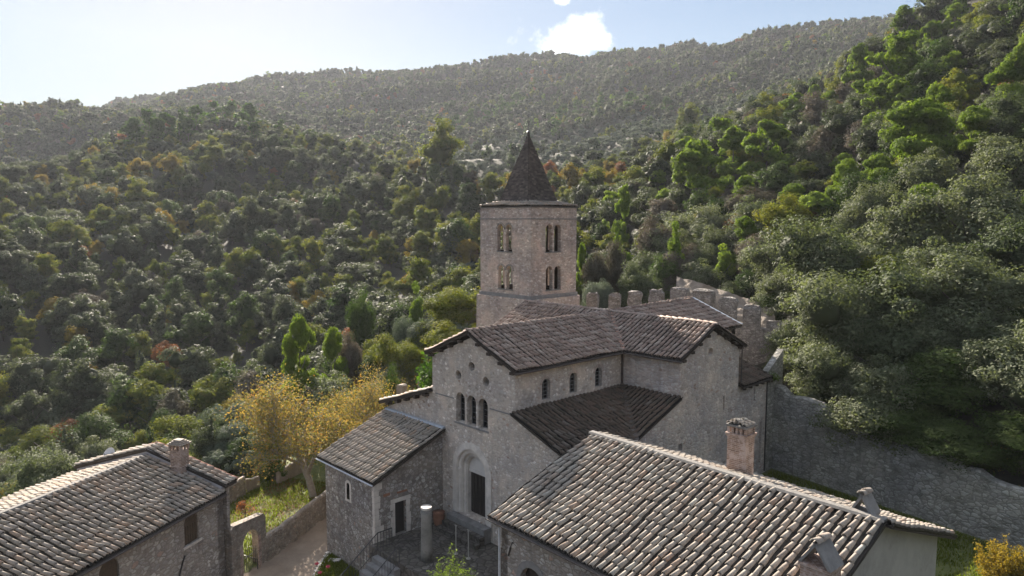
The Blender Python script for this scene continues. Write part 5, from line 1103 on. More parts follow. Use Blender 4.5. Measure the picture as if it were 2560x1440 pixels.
KIND = {  # base height used for the template, crown radius, leaf mats
 'oak':   dict(h=8.0, mat=M_OAK, lob=lambda s: lobes_round(s, 3.7, 7.2, .6, 8)),
 'oakg':  dict(h=8.0, mat=M_OAKG, lob=lambda s: lobes_round(s, 3.3, 6.8, 1.2, 6)),
 'spire': dict(h=8.0, mat=M_OAK, lob=lambda s: lobes_cone(s, 3.0, 7.4, .6, 8)),
 'olive': dict(h=5.0, mat=M_OLIVE, lob=lambda s: lobes_round(s, 2.4, 3.6, 1.1, 5)),
 'pine':  dict(h=9.0, mat=M_PINE, lob=lambda s: lobes_pine(s, 3.6, 6.6, 2.4)),
 'pined': dict(h=9.0, mat=M_PINED, lob=lambda s: lobes_pine(s, 3.2, 6.8, 2.2, 11)),
 'conep': dict(h=9.0, mat=M_PINE, lob=lambda s: lobes_cone(s, 2.5, 8.0, 1.0, 8)),
 'yg':    dict(h=7.5, mat=M_YG, lob=lambda s: lobes_round(s, 3.0, 6.2, 1.3, 6)),
 'yel':   dict(h=7.0, mat=M_YEL, lob=lambda s: lobes_round(s, 2.7, 5.8, 1.2, 6)),
 'rust':  dict(h=6.5, mat=M_RUST, lob=lambda s: lobes_round(s, 2.6, 5.2, 1.3, 6)),
 'grey':  dict(h=7.0, mat=M_GREYB, lob=lambda s: lobes_round(s, 2.9, 5.6, 1.4, 6)),
}
CW = {'oak': 3.9, 'oakg': 3.5, 'spire': 3.1, 'olive': 2.6, 'pine': 3.5, 'pined': 3.2, 'conep': 2.6, 'yg': 3.2, 'yel': 2.9, 'rust': 2.8, 'grey': 3.1}
LOD = {'near': (210, 120, .9, .20, .58), 'mid': (84, 84, .82, .31, .64), 'far': (26, 24, .95, .82, .70)}
def template(kind, lod, seed):
    K = KIND[kind]; ncl, nlf, clr, ls, core = LOD[lod]; sc = K['h']/8.; needle = kind in ('pine', 'pined', 'conep')
    if needle: core = .40; clr *= .8; nlf = {'near': 150, 'mid': 80, 'far': 20}[lod]; ls = {'near': .27, 'mid': .42, 'far': 1.0}[lod]
    V, F, R = crown(seed*7+len(kind), K['lob'](seed), ncl, nlf, clr*sc*(.85 if needle else 1), ls*sc*(1.15 if needle else 1), .34 if needle else .62, core if kind != 'olive' else core*.9, 1.0 if needle else .8, .5)
    mb = trunk_geo(K['h']*.72, .16*sc if lod != 'near' else .2*sc, seed, 5 if lod == 'near' else 3)
    return V, F, R, mb, K
MESH = {}
def single_mesh(kind, lod, seed):
    """trunk and crown in one mesh (small in the picture)"""
    k_ = (kind, lod, seed)
    if k_ in MESH: return MESH[k_]
    V, F, R, mb, K = template(kind, lod, seed); tV, tF = tri_to_quadmesh(mb)
    F2 = np.vstack([F, tF+len(V)]); me = quads_mesh(kind+'_tree', np.vstack([V, tV]), F2, np.concatenate([R, np.zeros(len(tF))]), np.concatenate([np.zeros(len(F)), np.ones(len(tF))]))
    me.materials.append(K['mat']); me.materials.append(M_BARK); MESH[k_] = me; return me
def split_mesh(kind, lod, seed):
    k_ = (kind, lod, seed, 's')
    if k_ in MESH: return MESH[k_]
    V, F, R, mb, K = template(kind, lod, seed); tV, tF = tri_to_quadmesh(mb)
    a = quads_mesh('crown', V, F, R); a.materials.append(M_OAKN if kind == 'oak' else K['mat']); b = quads_mesh('trunk', tV, tF); b.materials.append(M_BARK); b.shade_smooth(); MESH[k_] = (a, b); return MESH[k_]

# ---- where trees stand
def hit(u, v, dmin=45, dmax=1900):
    """first point of the ground seen through picture position u, v"""
    ds = np.exp(np.linspace(math.log(dmin), math.log(dmax), 900)); r_ = ray(u, v); k = (ds/(r_[0]*FH[0]+r_[1]*FH[1]))[:, None]; P = CAM+r_*k
    below = P[:, 2] < height(P[:, 0], P[:, 1]); i = int(np.argmax(below)) if below.any() else len(ds)-1; return P[i], ds[i]
SEEN = []
def uvd(x, y, z):
    d = np.stack([x-CAM[0], y-CAM[1], z-CAM[2]], -1); w = d@_fw; return 1280+FPX*(d@_rt)/w, 720-FPX*(d@_up)/w, w
# silhouette of the buildings in the picture: nothing below it is seen farther off than their depth
SIL_U = [-50, 0, 360, 400, 565, 575, 800, 970, 1060, 1165, 1199, 1200, 1322, 1440, 1445, 1730, 1960, 1990, 2250, 2600]
SIL_V = [1255, 1255, 1130, 1105, 1190, 1215, 1130, 1000, 870, 820, 820, 515, 345, 515, 735, 722, 810, 985, 1110, 1230]
def visible(x, y, z, h, samples=46):
    """rough test: the upper crown is not hidden by canopy nearer the camera, nor by the buildings"""
    X = np.stack([x, y, z+h*.8], -1)-CAM; ok = np.ones(len(x), bool); ok2 = ok.copy()
    for t_ in np.linspace(.12, .985, samples):
        P = CAM+X*t_; r_ = np.hypot(P[:, 0]-CAM[0], P[:, 1]-CAM[1]); g = height(P[:, 0], P[:, 1]); cl = np.where((sdist(P[:, 0], P[:, 1]) > 2), np.where(r_ > 90, 3.0, 1.0), 0); ok2 &= (P[:, 2] > g-3.); near_self = np.hypot(P[:, 0]-x, P[:, 1]-y) < 5
        ok &= (P[:, 2] > g+np.where(near_self, 0, cl))
    u, v, w = uvd(x, y, z+h); vs = np.maximum.reduce([np.interp(u+o_, SIL_U, SIL_V) for o_ in (-26, 0, 26)]); return ok & (v < vs) & (u > -40) & (u < 2600) & (v < 1480) & (v+FPX*h/w > 0), ok2 & (u > -520) & (u < 3080) & (v < 1900)
def jgrid(x0, x1, y0, y1, s, seed):
    rg = np.random.default_rng(seed); nx, ny = int((x1-x0)/s), int((y1-y0)/s); I_, J_ = np.meshgrid(np.arange(nx), np.arange(ny), indexing='ij')
    x = x0+(I_+.5+rg.uniform(-.42, .42, I_.shape))*s; y = y0+(J_+.5+rg.uniform(-.42, .42, I_.shape))*s; x = x.ravel(); y = y.ravel()
    d = (x-CAM[0])*FH[0]+(y-CAM[1])*FH[1]; a = (x-CAM[0])*RH[0]+(y-CAM[1])*RH[1]; ok = (d > 40) & (np.abs(a/d) < 1.05); return x[ok], y[ok], d[ok], (1280+FPX*a/np.maximum(d, 1))[ok]
def vnoise(x, y, l, seed):
    rg = np.random.default_rng(seed); s = np.zeros_like(x)
    for k in range(5): th = rg.uniform(0, 6.28); f = 2*math.pi/(l*rg.uniform(.6, 1.6)); s += np.sin((x*math.cos(th)+y*math.sin(th))*f+rg.uniform(0, 6.28))
    return s/5
HID = set(); TREES = []   # (x, y, z, kind, scale, rot, d, label or None, group)
rg = np.random.default_rng(77)
def place(u, v, top, width, kind, label=None, group=None, d=None):
    """tree whose foot shows at (u, v) and whose top reaches row 'top'"""
    if d is None: P, d = hit(u, v)
    else:
        if v is None and width:   # slide along the line of sight to where the tree's proportions come out right
            hk = KIND[kind]['h']; wk = 2*CW[kind]; best = None
            for d_i in np.linspace(d*(.72 if d > 125 else .95), d*(1.35 if d > 125 else 1.15), 64):
                q_ = gd(u, d_i); g0 = float(height(q_[0], q_[1])); hh = zray(top, d_i)-g0
                if hh < 1.5 or (sdist(np.array([q_[0]]), np.array([q_[1]]))[0] < 1): continue
                e = abs(math.log(hh/hk/(width*d_i/FPX/wk)))+.25*abs(math.log(d_i/d))
                if best is None or e < best[0]: best = (e, d_i)
            if best: d = float(best[1])
        P = np.array([*gd(u, d), 0]); P[2] = height(P[0], P[1])
    h = max(2., (v-top)*d/FPX*1.02) if v is not None else zray(top, d)-P[2]
    K = KIND[kind]; TREES.append((P[0], P[1], P[2]-.2, kind, h/K['h'], rg.uniform(0, 6.28), d, label, group, (width*d/FPX)/(2*CW[kind]) if width else None))
HAND = []
def T_(u, top, width, kind, d, label=None): HAND.append((u, top, d)); place(u, None, top, width, kind, label, None, d)
# hand-placed trees: column, top row, width in the picture, kind, distance
T_(1102, 308, 104, 'yg', 222, 'tall yellowing broadleaf tree rising above the valley woods beside the spire')
for (u, t_, w, d, lb) in ((2236, 18, 85, 170, 'bright pine standing on the skyline at the top of the slope'), (2130, 120, 80, 150, 'small flat-topped pine leaning out from the slope below the skyline pine'), (2225, 92, 165, 138, 'large spreading umbrella pine high on the slope'), (2330, 215, 110, 108, 'pale green pine beside the broad layered pine'), (2290, 262, 200, 100, 'broad layered bright green pine in the middle of the right slope'), (2420, 275, 130, 103, 'bright pine with pointed sprays right of the broad layered pine'), (2110, 408, 100, 92, 'rounded bright pine above the big oaks'), (2190, 392, 90, 95, 'pointed bright pine just right of the rounded one above the big oaks'), (1740, 357, 150, 150, 'dark spreading umbrella pine low on the right slope'), (1645, 430, 80, 140, 'bright pine left of the dark umbrella pine'), (1560, 470, 60, 125, 'narrow bright pine near the tower, upper one'), (1910, 310, 130, 150, 'flat-topped pine with bare trunk high on the slope'), (1870, 290, 70, 190, 'small bright pine under the skyline of the slope'), (1985, 238, 90, 190, 'bushy bright pine on the slope crest'), (1800, 300, 110, 210, 'low bright pine on the slope crest'), (2545, 90, 90, 100, 'yellow-green pine at the frame edge high on the right slope'), (1900, 415, 50, 128, 'small vivid green pine in the middle of the slope'), (1455, 620, 40, 92, 'vivid green bush pine close behind the tower'), (2020, 215, 60, 185, 'slim pine just below the crest of the slope')):
    T_(u, t_, w, 'pine', d, lb)
for (u, t_, w, d, lb) in ((1810, 618, 78, 86, 'small tiered light green pine above the bare rock bank'), (1690, 565, 62, 90, 'slender tiered light green pine left of the one above the rock bank'), (1038, 722, 66, 92, 'conical bright green pine left of the nave roof'), (1540, 560, 44, 104, 'narrow bright pine near the tower, lower one')):
    T_(u, t_, w, 'conep', d, lb)
for (u, t_, w, d, lb) in ((738, 808, 92, 80, 'rounded bright green pine above the autumn tree'), (828, 832, 78, 78, 'smaller rounded bright pine next to the one above the autumn tree')):
    T_(u, t_, w, 'pine', d, lb)
for i, (u, t_, w) in enumerate(((350, 300, 60), (385, 278, 60), (425, 285, 62), (460, 280, 60), (500, 270, 52), (545, 258, 50), (590, 256, 48), (632, 262, 52), (330, 315, 50), (278, 335, 30), (480, 300, 50), (405, 300, 60), (642, 310, 44), (705, 302, 40), (615, 282, 46))):
    T_(u, t_, w*1.1, 'pined', 440+8*(i % 4), None)
for (u, t_, w) in ((1500, 232, 40), (1570, 232, 42), (1610, 240, 36), (1660, 245, 40), (1405, 262, 40), (1390, 300, 36), (1250, 240, 44), (1290, 235, 40), (1215, 262, 40), (1180, 275, 40), (1140, 290, 40), (1440, 250, 34)): T_(u, t_, w, 'pined', 640, None)
T_(1715, 262, 82, 'yg', 400, 'round yellow-green tree standing above the olive grove')
T_(1910, 236, 76, 'yg', 300, 'round yellow-green tree at the crest of the right slope')
for (u, t_, w, k, d, lb) in ((1850, 455, 60, 'yg', 120, 'vivid yellow-green tree in the middle of the right slope'), (1870, 478, 80, 'rust', 116, 'rust orange tree in the middle of the right slope'), (1760, 528, 90, 'yel', 108, 'golden yellow tree above the rock bank'), (1850, 545, 95, 'rust', 104, 'orange-brown tree right of the golden one'), (2000, 520, 110, 'rust', 98, 'dark rust-coloured tree beside the big holm oaks'), (2010, 245, 120, 'grey', 168, 'bare grey-brown tree high on the right slope'), (2145, 190, 60, 'rust', 160, 'reddish tree under the large umbrella pine'), (1020, 468, 66, 'yg', 210, 'pale yellow-green tree across the ravine left of the spire'), (1130, 590, 70, 'yg', 165, 'yellow-green tree left of the belfry'), (1155, 672, 92, 'yg', 128, 'bushy yellow-green tree left of the tower base'), (760, 660, 60, 'yg', 180, 'tall narrow yellow-green tree halfway down the far slope'), (880, 600, 60, 'yg', 185, None), (960, 590, 70, 'yg', 186, None), (1040, 590, 60, 'yel', 178, None), (205, 618, 44, 'rust', 225, 'rust-topped tree on the left part of the far slope'), (230, 465, 60, 'yel', 285, None), (285, 470, 60, 'yel', 280, None), (350, 455, 80, 'yg', 285, None), (430, 460, 50, 'yg', 285, None), (355, 398, 60, 'yel', 318, None), (440, 395, 70, 'yel', 316, None), (190, 915, 70, 'yel', 140, 'golden tree low on the left slope'), (340, 915, 40, 'yg', 140, None), (85, 1090, 60, 'yg', 118, None), (1290, 425, 60, 'yel', 240, None), (1235, 435, 60, 'yg', 235, None), (1430, 415, 60, 'yel', 232, None), (1480, 420, 60, 'yg', 226, None), (1375, 405, 50, 'rust', 245, None), (1555, 410, 50, 'rust', 218, None), (1520, 425, 55, 'yel', 222, None), (620, 905, 60, 'oak', 108, 'pale grey-leaved tree standing out against the dark ravine'), (500, 545, 26, 'spire', 235, 'thin dead-looking grey tree on the far slope')):
    T_(u, t_, w, k, d, lb)
# big holm oaks over the boundary wall
for i, (u, t_, w, d, k) in enumerate(((2060, 560, 250, 66, 'oak'), (2230, 500, 280, 70, 'oak'), (2420, 440, 300, 74, 'oak'), (2100, 700, 280, 61, 'oak'), (2260, 660, 300, 63, 'oak'), (2440, 640, 330, 64, 'oak'), (2080, 860, 200, 56.5, 'oak'), (2200, 900, 260, 57, 'oak'), (2360, 880, 300, 58, 'oakg'), (2530, 820, 300, 58, 'oak'), (2020, 640, 160, 68, 'oak'), (2000, 800, 150, 62, 'oak'), (2560, 560, 260, 70, 'oak'), (2300, 1010, 240, 53, 'oakg'), (2450, 1060, 250, 51.5, 'oakg'), (2600, 1040, 280, 50, 'oakg'), (2340, 380, 200, 84, 'oak'), (2500, 340, 220, 88, 'oak'), (2160, 470, 150, 82, 'oak'))):
    T_(u, t_, w, k, d, None)
# near slope: olives and shrubs left of the church
for i, (u, t_, w, d, k) in enumerate(((520, 1015, 130, 84, 'olive'), (600, 1000, 120, 82, 'olive'), (560, 1060, 150, 77, 'olive'), (640, 1050, 120, 75, 'oak'), (500, 1090, 120, 78, 'olive'), (690, 975, 110, 80, 'olive'), (620, 1130, 110, 70, 'olive'), (660, 1110, 90, 69, 'oak'), (900, 750, 80, 96, 'oakg'), (960, 860, 120, 82, 'oak'), (1000, 880, 120, 78, 'oak'), (930, 900, 110, 76, 'oakg'), (870, 850, 80, 82, 'grey'), (1060, 800, 110, 84, 'olive'), (1110, 760, 110, 90, 'olive'), (1160, 745, 90, 92, 'olive'), (1000, 790, 90, 88, 'olive'), (1130, 810, 110, 84, 'olive'), (980, 940, 70, 68, 'oakg'), (1180, 780, 60, 90, 'grey'), (60, 1135, 190, 86, 'olive'), (130, 1150, 130, 90, 'oak'), (10, 1160, 150, 84, 'olive'), (300, 960, 60, 130, 'oak'), (850, 960, 80, 76, 'oakg'), (1550, 620, 90, 92, 'grey'), (1490, 640, 80, 90, 'grey'), (1640, 560, 110, 98, 'grey'), (1590, 660, 110, 86, 'oak'), (1660, 650, 100, 88, 'oakg'), (1720, 620, 90, 92, 'grey'), (1500, 700, 90, 84, 'olive'), (1900, 600, 130, 92, 'oak'), (1950, 640, 110, 86, 'oak'), (1780, 600, 90, 96, 'oak'), (1880, 680, 90, 84, 'oakg'), (1940, 720, 90, 80, 'oakg'), (1760, 660, 70, 90, 'oakg'))):
    T_(u, t_, w, k, d, None)
def weights(u, d, x, y):
    """mix of kinds by place; columns: oak oakg spire yg yel rust grey olive pine"""
    n = len(u); Wt = np.tile([.36, .14, .24, .16, .025, .015, .05, .02, .0], (n, 1)).astype(float); p = vnoise(x, y, 70, 5); p2 = vnoise(x, y, 45, 9)
    Wt[:, 3] += np.clip(p+.1, 0, 1)*.9; Wt[:, 4] += np.clip(p-.1, 0, 1)*.3; Wt[:, 5] += np.clip(p2-.25, 0, 1)*.25
    far = d > 600; Wt[far] = [.40, .16, .24, .06, .01, .02, .10, .0, .01]
    Wt[far, 3] += np.clip(p[far], 0, 1)*.15; Wt[far, 5] += np.clip(p2[far]-.25, 0, 1)*.2
    rs = (u > 1500) & (d < 230); Wt[rs] = [.42, .14, .0, .12, .02, .03, .14, .03, .12]
    gl = (u > 1120) & (u < 1900) & (d > 335) & (d < 640) & (vnoise(x, y, 120, 3) > -.55); Wt[gl] = [.02, .03, 0, .01, 0, 0, 0, .94, 0]
    band = (u > 1180) & (u < 1560) & (d > 195) & (d < 300); nr_ = (u > 980) & (u < 1200) & (d < 135); Wt[nr_, 5] = 0; Wt[nr_, 4] = 0
    Wt[band] = [.12, .1, 0, .4, .25, .12, 0, 0, 0]
    return Wt/Wt.sum(1)[:, None]
KN = ['oak', 'oakg', 'spire', 'yg', 'yel', 'rust', 'grey', 'olive', 'pine']
hu = np.array([h_[0] for h_ in HAND]); ht = np.array([h_[1] for h_ in HAND]); hd = np.array([h_[2] for h_ in HAND])
def fill(s, dmin, dmax, seed, bx):
    x, y, d, u = jgrid(*bx, s, seed); m = (d >= dmin) & (d < dmax) & (sdist(x, y) > 1.5+(x > 4)*2.5); x, y, d, u = x[m], y[m], d[m], u[m]; z = height(x, y); rgl = np.random.default_rng(seed)
    Wt = weights(u, d, x, y); c = Wt.cumsum(1); k = (rgl.random(len(x))[:, None] > c).sum(1).clip(0, 8)
    grove = (k == 7) & (d > 330)
    keep = ~(grove & (rgl.random(len(x)) < np.where((u > 1150) & (u < 1400) & (d > 430), .30, .05)))
    bare = ((u > 1700) & (u < 1930) & (d < 84))
    ok = keep & ~bare & ~((u > 1420) & (u < 1990) & (d < np.interp(u, [1440, 1560, 1740, 1850, 1990], [92, 90, 86, 82, 78])))
    x, y, z, d, u, k = x[ok], y[ok], z[ok], d[ok], u[ok], k[ok]
    hh = np.array([KIND[q_]['h'] for q_ in KN])[k]
    sc = (.62+1.0*rgl.random(len(x))**1.3+.25*np.clip(vnoise(x, y, 60, 31), -1, 1))*np.where((u > 1180) & (u < 1600) & (d > 215) & (d < 330), .62, 1.)*np.where(k == 7, .95, 1.0); sc *= np.clip(.66+(d-60)/300, .66, 1.0); vis, near_vis = visible(x, y, z, hh*sc)
    for i in np.nonzero(vis | near_vis)[0]:
        if not vis[i]: HID.add(len(TREES))
        TREES.append((x[i], y[i], z[i]-.3, KN[k[i]], sc[i], rgl.uniform(0, 6.28), d[i], None, None, None))
fill(4.2, 47, 62, 20, (-40, 90, -20, 90)); fill(5.8, 62, 150, 21, (-190, 160, -130, 200)); fill(7.0, 150, 430, 22, (-430, 260, -200, 430)); fill(6.6, 430, 700, 23, (-900, 420, -450, 720)); fill(7.4, 700, 1620, 24, (-1700, 900, -350, 1700))

CAT = {'oak': 'holm_oak', 'oakg': 'holm_oak', 'spire': 'holm_oak', 'yg': 'autumn_tree', 'yel': 'autumn_tree', 'rust': 'autumn_tree', 'grey': 'autumn_tree', 'olive': 'olive_tree', 'pine': 'pine_tree', 'pined': 'pine_tree', 'conep': 'pine_tree'}
LK = {'oak': 'grey-green holm oak', 'oakg': 'dark green holm oak', 'spire': 'narrow grey-green holm oak', 'yg': 'yellow-green broadleaf tree', 'yel': 'golden yellow broadleaf tree', 'rust': 'rusty brown broadleaf tree', 'grey': 'half-bare tree', 'olive': 'silvery olive tree', 'pine': 'bright green pine', 'pined': 'dark green umbrella pine', 'conep': 'bright conical pine'}
def zone(u, v, d):
    if u < 1200 and d < 100: h = 'on the near bank'
    elif u >= 1445 and d < 235: h = 'on the right slope'
    elif d > 620: h = 'on the distant mountain'
    elif u > 1120 and d > 320: h = 'in the olive grove'
    else: h = 'on the far slope'
    cols = ((110, 'at the far left'), (330, 'above the left house roof'), (560, 'below the hilltop pines'), (760, 'above the arched gate'), (960, 'above the annex'), (1120, 'above the left nave eave'), (1210, 'just left of the tower'), (1445, 'behind the spire'), (1640, 'above the first merlons'), (1800, 'above the middle merlons'), (1980, 'above the rock bank'), (2180, 'over the boundary wall start'), (2380, 'over the boundary wall middle'), (9999, 'near the right edge'))
    c = next(t_ for a, t_ in cols if u < a)
    r_ = next(t_ for a, t_ in ((200, 'topmost'), (290, 'very high'), (370, 'high'), (450, 'upper'), (530, 'midway'), (610, 'middle'), (700, 'mid-low'), (800, 'low'), (920, 'lower'), (9999, 'lowest')) if v < a)
    return h, c, r_
# ---- the largest 290 of each kind become trees of their own
by = {}
for i, T in enumerate(TREES): by.setdefault(CAT[T[3]], []).append(i)
NV = {'near': 3, 'mid': 6, 'far': 6}
STUFF = {}
for cat, idx in by.items():
    idx.sort(key=lambda i: -(TREES[i][4]*KIND[TREES[i][3]]['h']/TREES[i][6]+(10 if TREES[i][7] else 0)))
    idx = [i for i in idx if i not in HID]+[i for i in idx if i in HID]; nvis = sum(i not in HID for i in idx)
    for n_, i in enumerate(idx):
        x, y, z, kind, sc, rot, d, label, group, ws = TREES[i]
        ws = sc*rg.uniform(.85, 1.2) if ws is None else ws
        if n_ < min(292, nvis):
            h = sc*KIND[kind]['h']; u, v, _ = uvd(np.array(x), np.array(y), np.array(z+h))
            lod = 'near' if d < 118 else ('mid' if d < 430 else 'far'); sd_ = i % NV[lod]
            if lod == 'near' or (label and d < 200):
                a, b = split_mesh(kind, lod, sd_); o = bpy.data.objects.new(cat, None); COL.objects.link(o)
                for me_, nm in ((b, 'trunk'), (a, 'crown')): c = bpy.data.objects.new(nm, me_); COL.objects.link(c); c.parent = o
            else: o = bpy.data.objects.new(cat, single_mesh(kind, lod, sd_)); COL.objects.link(o)
            o.location = (x, y, z); o.rotation_euler = (0, 0, rot); o.scale = (ws, ws, sc)
            hz, c_, r_ = zone(float(u), float(v), d); size = 'large' if h > 9 else ('small' if h < 5.5 else '')
            lb = label or ' '.join(f'{size} {LK[kind]} {r_} {hz}, {c_}'.split()); o['label'] = lb; o['category'] = cat.replace('_', ' ')
            o['group'] = {'holm_oak': 'holm oaks of the wooded slopes', 'autumn_tree': 'turning broadleaf trees of the wooded slopes', 'olive_tree': 'olive trees of bank and grove', 'pine_tree': 'pines of the wooded slopes'}[cat]
        else: STUFF.setdefault(cat, []).append(i)
# trees that would share a description are told apart by their order in the picture
same = {}
for o in COL.objects:
    if o.get('category') in ('holm oak', 'autumn tree', 'olive tree', 'pine tree') and o.get('label'): same.setdefault(o['label'], []).append(o)
NTH = ['leftmost', 'second', 'third', 'fourth', 'fifth', 'sixth', 'seventh', 'eighth', 'ninth', 'tenth', 'eleventh', 'twelfth', 'thirteenth', 'fourteenth', 'fifteenth', 'sixteenth', 'seventeenth', 'eighteenth', 'nineteenth', 'twentieth']
ROWS = ['farthest-row', 'far-row', 'middle-row', 'near-row', 'nearest-row']
for lb in [k for k, v_ in same.items() if len(v_) > len(NTH)]:
    os_ = same.pop(lb); os_.sort(key=lambda o: float(uvd(*[np.array(c) for c in o.location])[1])); nr_ = min(5, -(-len(os_)//len(NTH)))
    for r_ in range(nr_):
        part_ = os_[r_*len(os_)//nr_:(r_+1)*len(os_)//nr_]; nl = ROWS[{2: (0, 4), 3: (0, 2, 4), 4: (0, 1, 3, 4), 5: (0, 1, 2, 3, 4)}[nr_][r_]]+' '+lb
        for o in part_: o['label'] = nl
        same[nl] = part_
for lb, os_ in same.items():
    if 1 < len(os_) <= len(NTH):
        os_.sort(key=lambda o: float(uvd(*[np.array(c) for c in o.location])[0]))
        for k, o in enumerate(os_):
            t_ = NTH[k]+' '+lb
            for a_, b_ in ((' boundary wall', ' wall'), ('grey-green ', 'grey '), (' on the right slope, near the right edge', ' at the right edge'), ('broadleaf ', '')):
                if len(t_.split()) > 16: t_ = t_.replace(a_, b_)
            o['label'] = t_
print('TREES', len(TREES), {k: (len(v), len(STUFF.get(k, []))) for k, v in by.items()})
SNAME = {'holm_oak': ('holm_oak_forest', 'grey-green holm oak forest covering the far slopes and mountain'), 'autumn_tree': ('autumn_forest', 'yellow, rust and grey-brown trees mixed through the far forest'), 'olive_tree': ('olive_grove', 'silvery olive grove filling the valley below the mountain'), 'pine_tree': ('pine_forest', 'scattered green pines in the far forest')}
for cat, idx in STUFF.items():
    kinds = sorted({TREES[i][3] for i in idx}); protos = []; pc = bpy.data.collections.new(SNAME[cat][0]+'_sources')
    for kd in kinds:
        for lod in ('mid', 'far'):
            for s_ in range(NV[lod]): protos.append((kd, lod, s_)); o = bpy.data.objects.new('%03d_' % (len(protos)-1)+kd, single_mesh(kd, lod, s_)); pc.objects.link(o)
    key = {p: j for j, p in enumerate(protos)}
    n = len(idx); co = np.array([TREES[i][:3] for i in idx], np.float32); me = bpy.data.meshes.new(SNAME[cat][0]); me.vertices.add(n); me.vertices.foreach_set('co', co.ravel())
    ii = np.array([key[(TREES[i][3], 'mid' if TREES[i][6] < 430 else 'far', i % 6)] for i in idx], np.int32)
    a = me.attributes.new('pick', 'INT', 'POINT'); a.data.foreach_set('value', ii)
    a = me.attributes.new('size', 'FLOAT', 'POINT'); a.data.foreach_set('value', np.array([TREES[i][4] for i in idx], np.float32))
    a = me.attributes.new('turn', 'FLOAT', 'POINT'); a.data.foreach_set('value', np.array([TREES[i][5] for i in idx], np.float32))
    o = bpy.data.objects.new(SNAME[cat][0], me); COL.objects.link(o); o['kind'] = 'stuff'; o['label'] = SNAME[cat][1]
    ng = bpy.data.node_groups.new(SNAME[cat][0], 'GeometryNodeTree'); ng.interface.new_socket('Geometry', in_out='INPUT', socket_type='NodeSocketGeometry'); ng.interface.new_socket('Geometry', in_out='OUTPUT', socket_type='NodeSocketGeometry')
    gi = ng.nodes.new('NodeGroupInput'); go = ng.nodes.new('NodeGroupOutput'); ip = ng.nodes.new('GeometryNodeInstanceOnPoints'); ci = ng.nodes.new('GeometryNodeCollectionInfo'); ci.inputs['Collection'].default_value = pc; ci.inputs['Separate Children'].default_value = True; ci.inputs['Reset Children'].default_value = True
    m2p = ng.nodes.new('GeometryNodeMeshToPoints')
    def named(nm, ty): q_ = ng.nodes.new('GeometryNodeInputNamedAttribute'); q_.data_type = ty; q_.inputs['Name'].default_value = nm; return q_.outputs['Attribute']
    cxyz = ng.nodes.new('ShaderNodeCombineXYZ'); ng.links.new(named('turn', 'FLOAT'), cxyz.inputs[2]); e2r = ng.nodes.new('FunctionNodeEulerToRotation'); ng.links.new(cxyz.outputs[0], e2r.inputs[0])
    ng.links.new(gi.outputs[0], m2p.inputs[0]); ng.links.new(m2p.outputs[0], ip.inputs['Points']); ng.links.new(ci.outputs[0], ip.inputs['Instance']); ip.inputs['Pick Instance'].default_value = True
    ng.links.new(named('pick', 'INT'), ip.inputs['Instance Index']); ng.links.new(e2r.outputs[0], ip.inputs['Rotation']); ng.links.new(named('size', 'FLOAT'), ip.inputs['Scale']); ng.links.new(ip.outputs[0], go.inputs[0])
    md = o.modifiers.new('scatter', 'NODES'); md.node_group = ng
# ================================================================== GARDEN, COURT AND DETAIL PLANTING
def branchy(seed, h, r, levels=4, spread=.5, nb=4, upb=.55, minr=.012):
    """branching skeleton as tubes; returns builder and twig end points"""
    rg_ = random.Random(seed); mb = MB(); tips = []
    def grow(p, d, L_, r_, lv):
        n = 3; pts = [p]; dd = np.array(d, float)
        for i in range(n):
            dd = dd+np.array([rg_.gauss(0, .12), rg_.gauss(0, .12), rg_.gauss(.04, .06)]); dd /= np.linalg.norm(dd); pts.append(pts[-1]+dd*L_/n)
        mb.tube(pts, [max(minr*.7, r_*(1-.14*i)) for i in range(n+1)], 7 if lv == 0 else (5 if lv < 3 else 3), caps=False)
        if lv >= 2: tips.extend(pts[1:])
        if lv < levels:
            for k in range(nb if lv else nb+2):
                a = rg_.uniform(0, 2*math.pi); t_ = rg_.uniform(.35, 1) if lv else rg_.uniform(.3, 1); i = min(n-1, int(t_*n)); q = pts[i]+(pts[i+1]-pts[i])*(t_*n-i)
                s = np.cross(dd, [math.cos(a), math.sin(a), .3]); s /= np.linalg.norm(s)+1e-9; nd = dd*(1-spread)+s*spread+np.array([0, 0, upb*.35]); nd /= np.linalg.norm(nd)
                grow(q, nd, L_*rg_.uniform(.55, .78), r_*rg_.uniform(.4, .55), lv+1)
    grow(np.zeros(3), (0, 0, 1), h*.42, r, 0); return mb, np.array(tips)
def sprays(seed, tips, per, rad, size, asp=.62, lift=.3, frac=1.0):
    rng = np.random.default_rng(seed); t_ = tips[rng.random(len(tips)) < frac]; q = np.repeat(np.arange(len(t_)), per); c = t_[q]+rng.normal(0, rad, (len(q), 3)); n_ = rng.normal(0, 1, (len(q), 3)); n_ /= np.linalg.norm(n_, axis=1)[:, None]
    V = leaves(rng, c, n_, size, asp, 1.0, lift); cl = rng.random(len(t_)); return V, np.arange(len(V)).reshape(-1, 4), np.clip(cl[q]*.6+rng.random(len(q))*.4, 0, 1)
def special(name, label, cat, loc, mbt, leaf=None, mat=None, bark=None, rz=0, group=None):
    o = tag(empty(name, loc, rz), label, cat, group); tV, tF = tri_to_quadmesh(mbt); b = quads_mesh('trunk', tV, tF); b.materials.append(bark or M_BARK); b.shade_smooth(); c = bpy.data.objects.new('trunk', b); COL.objects.link(c); c.parent = o
    if leaf is not None:
        a = quads_mesh('crown', *leaf); a.materials.append(mat); c = bpy.data.objects.new('crown', a); COL.objects.link(c); c.parent = o
    return o
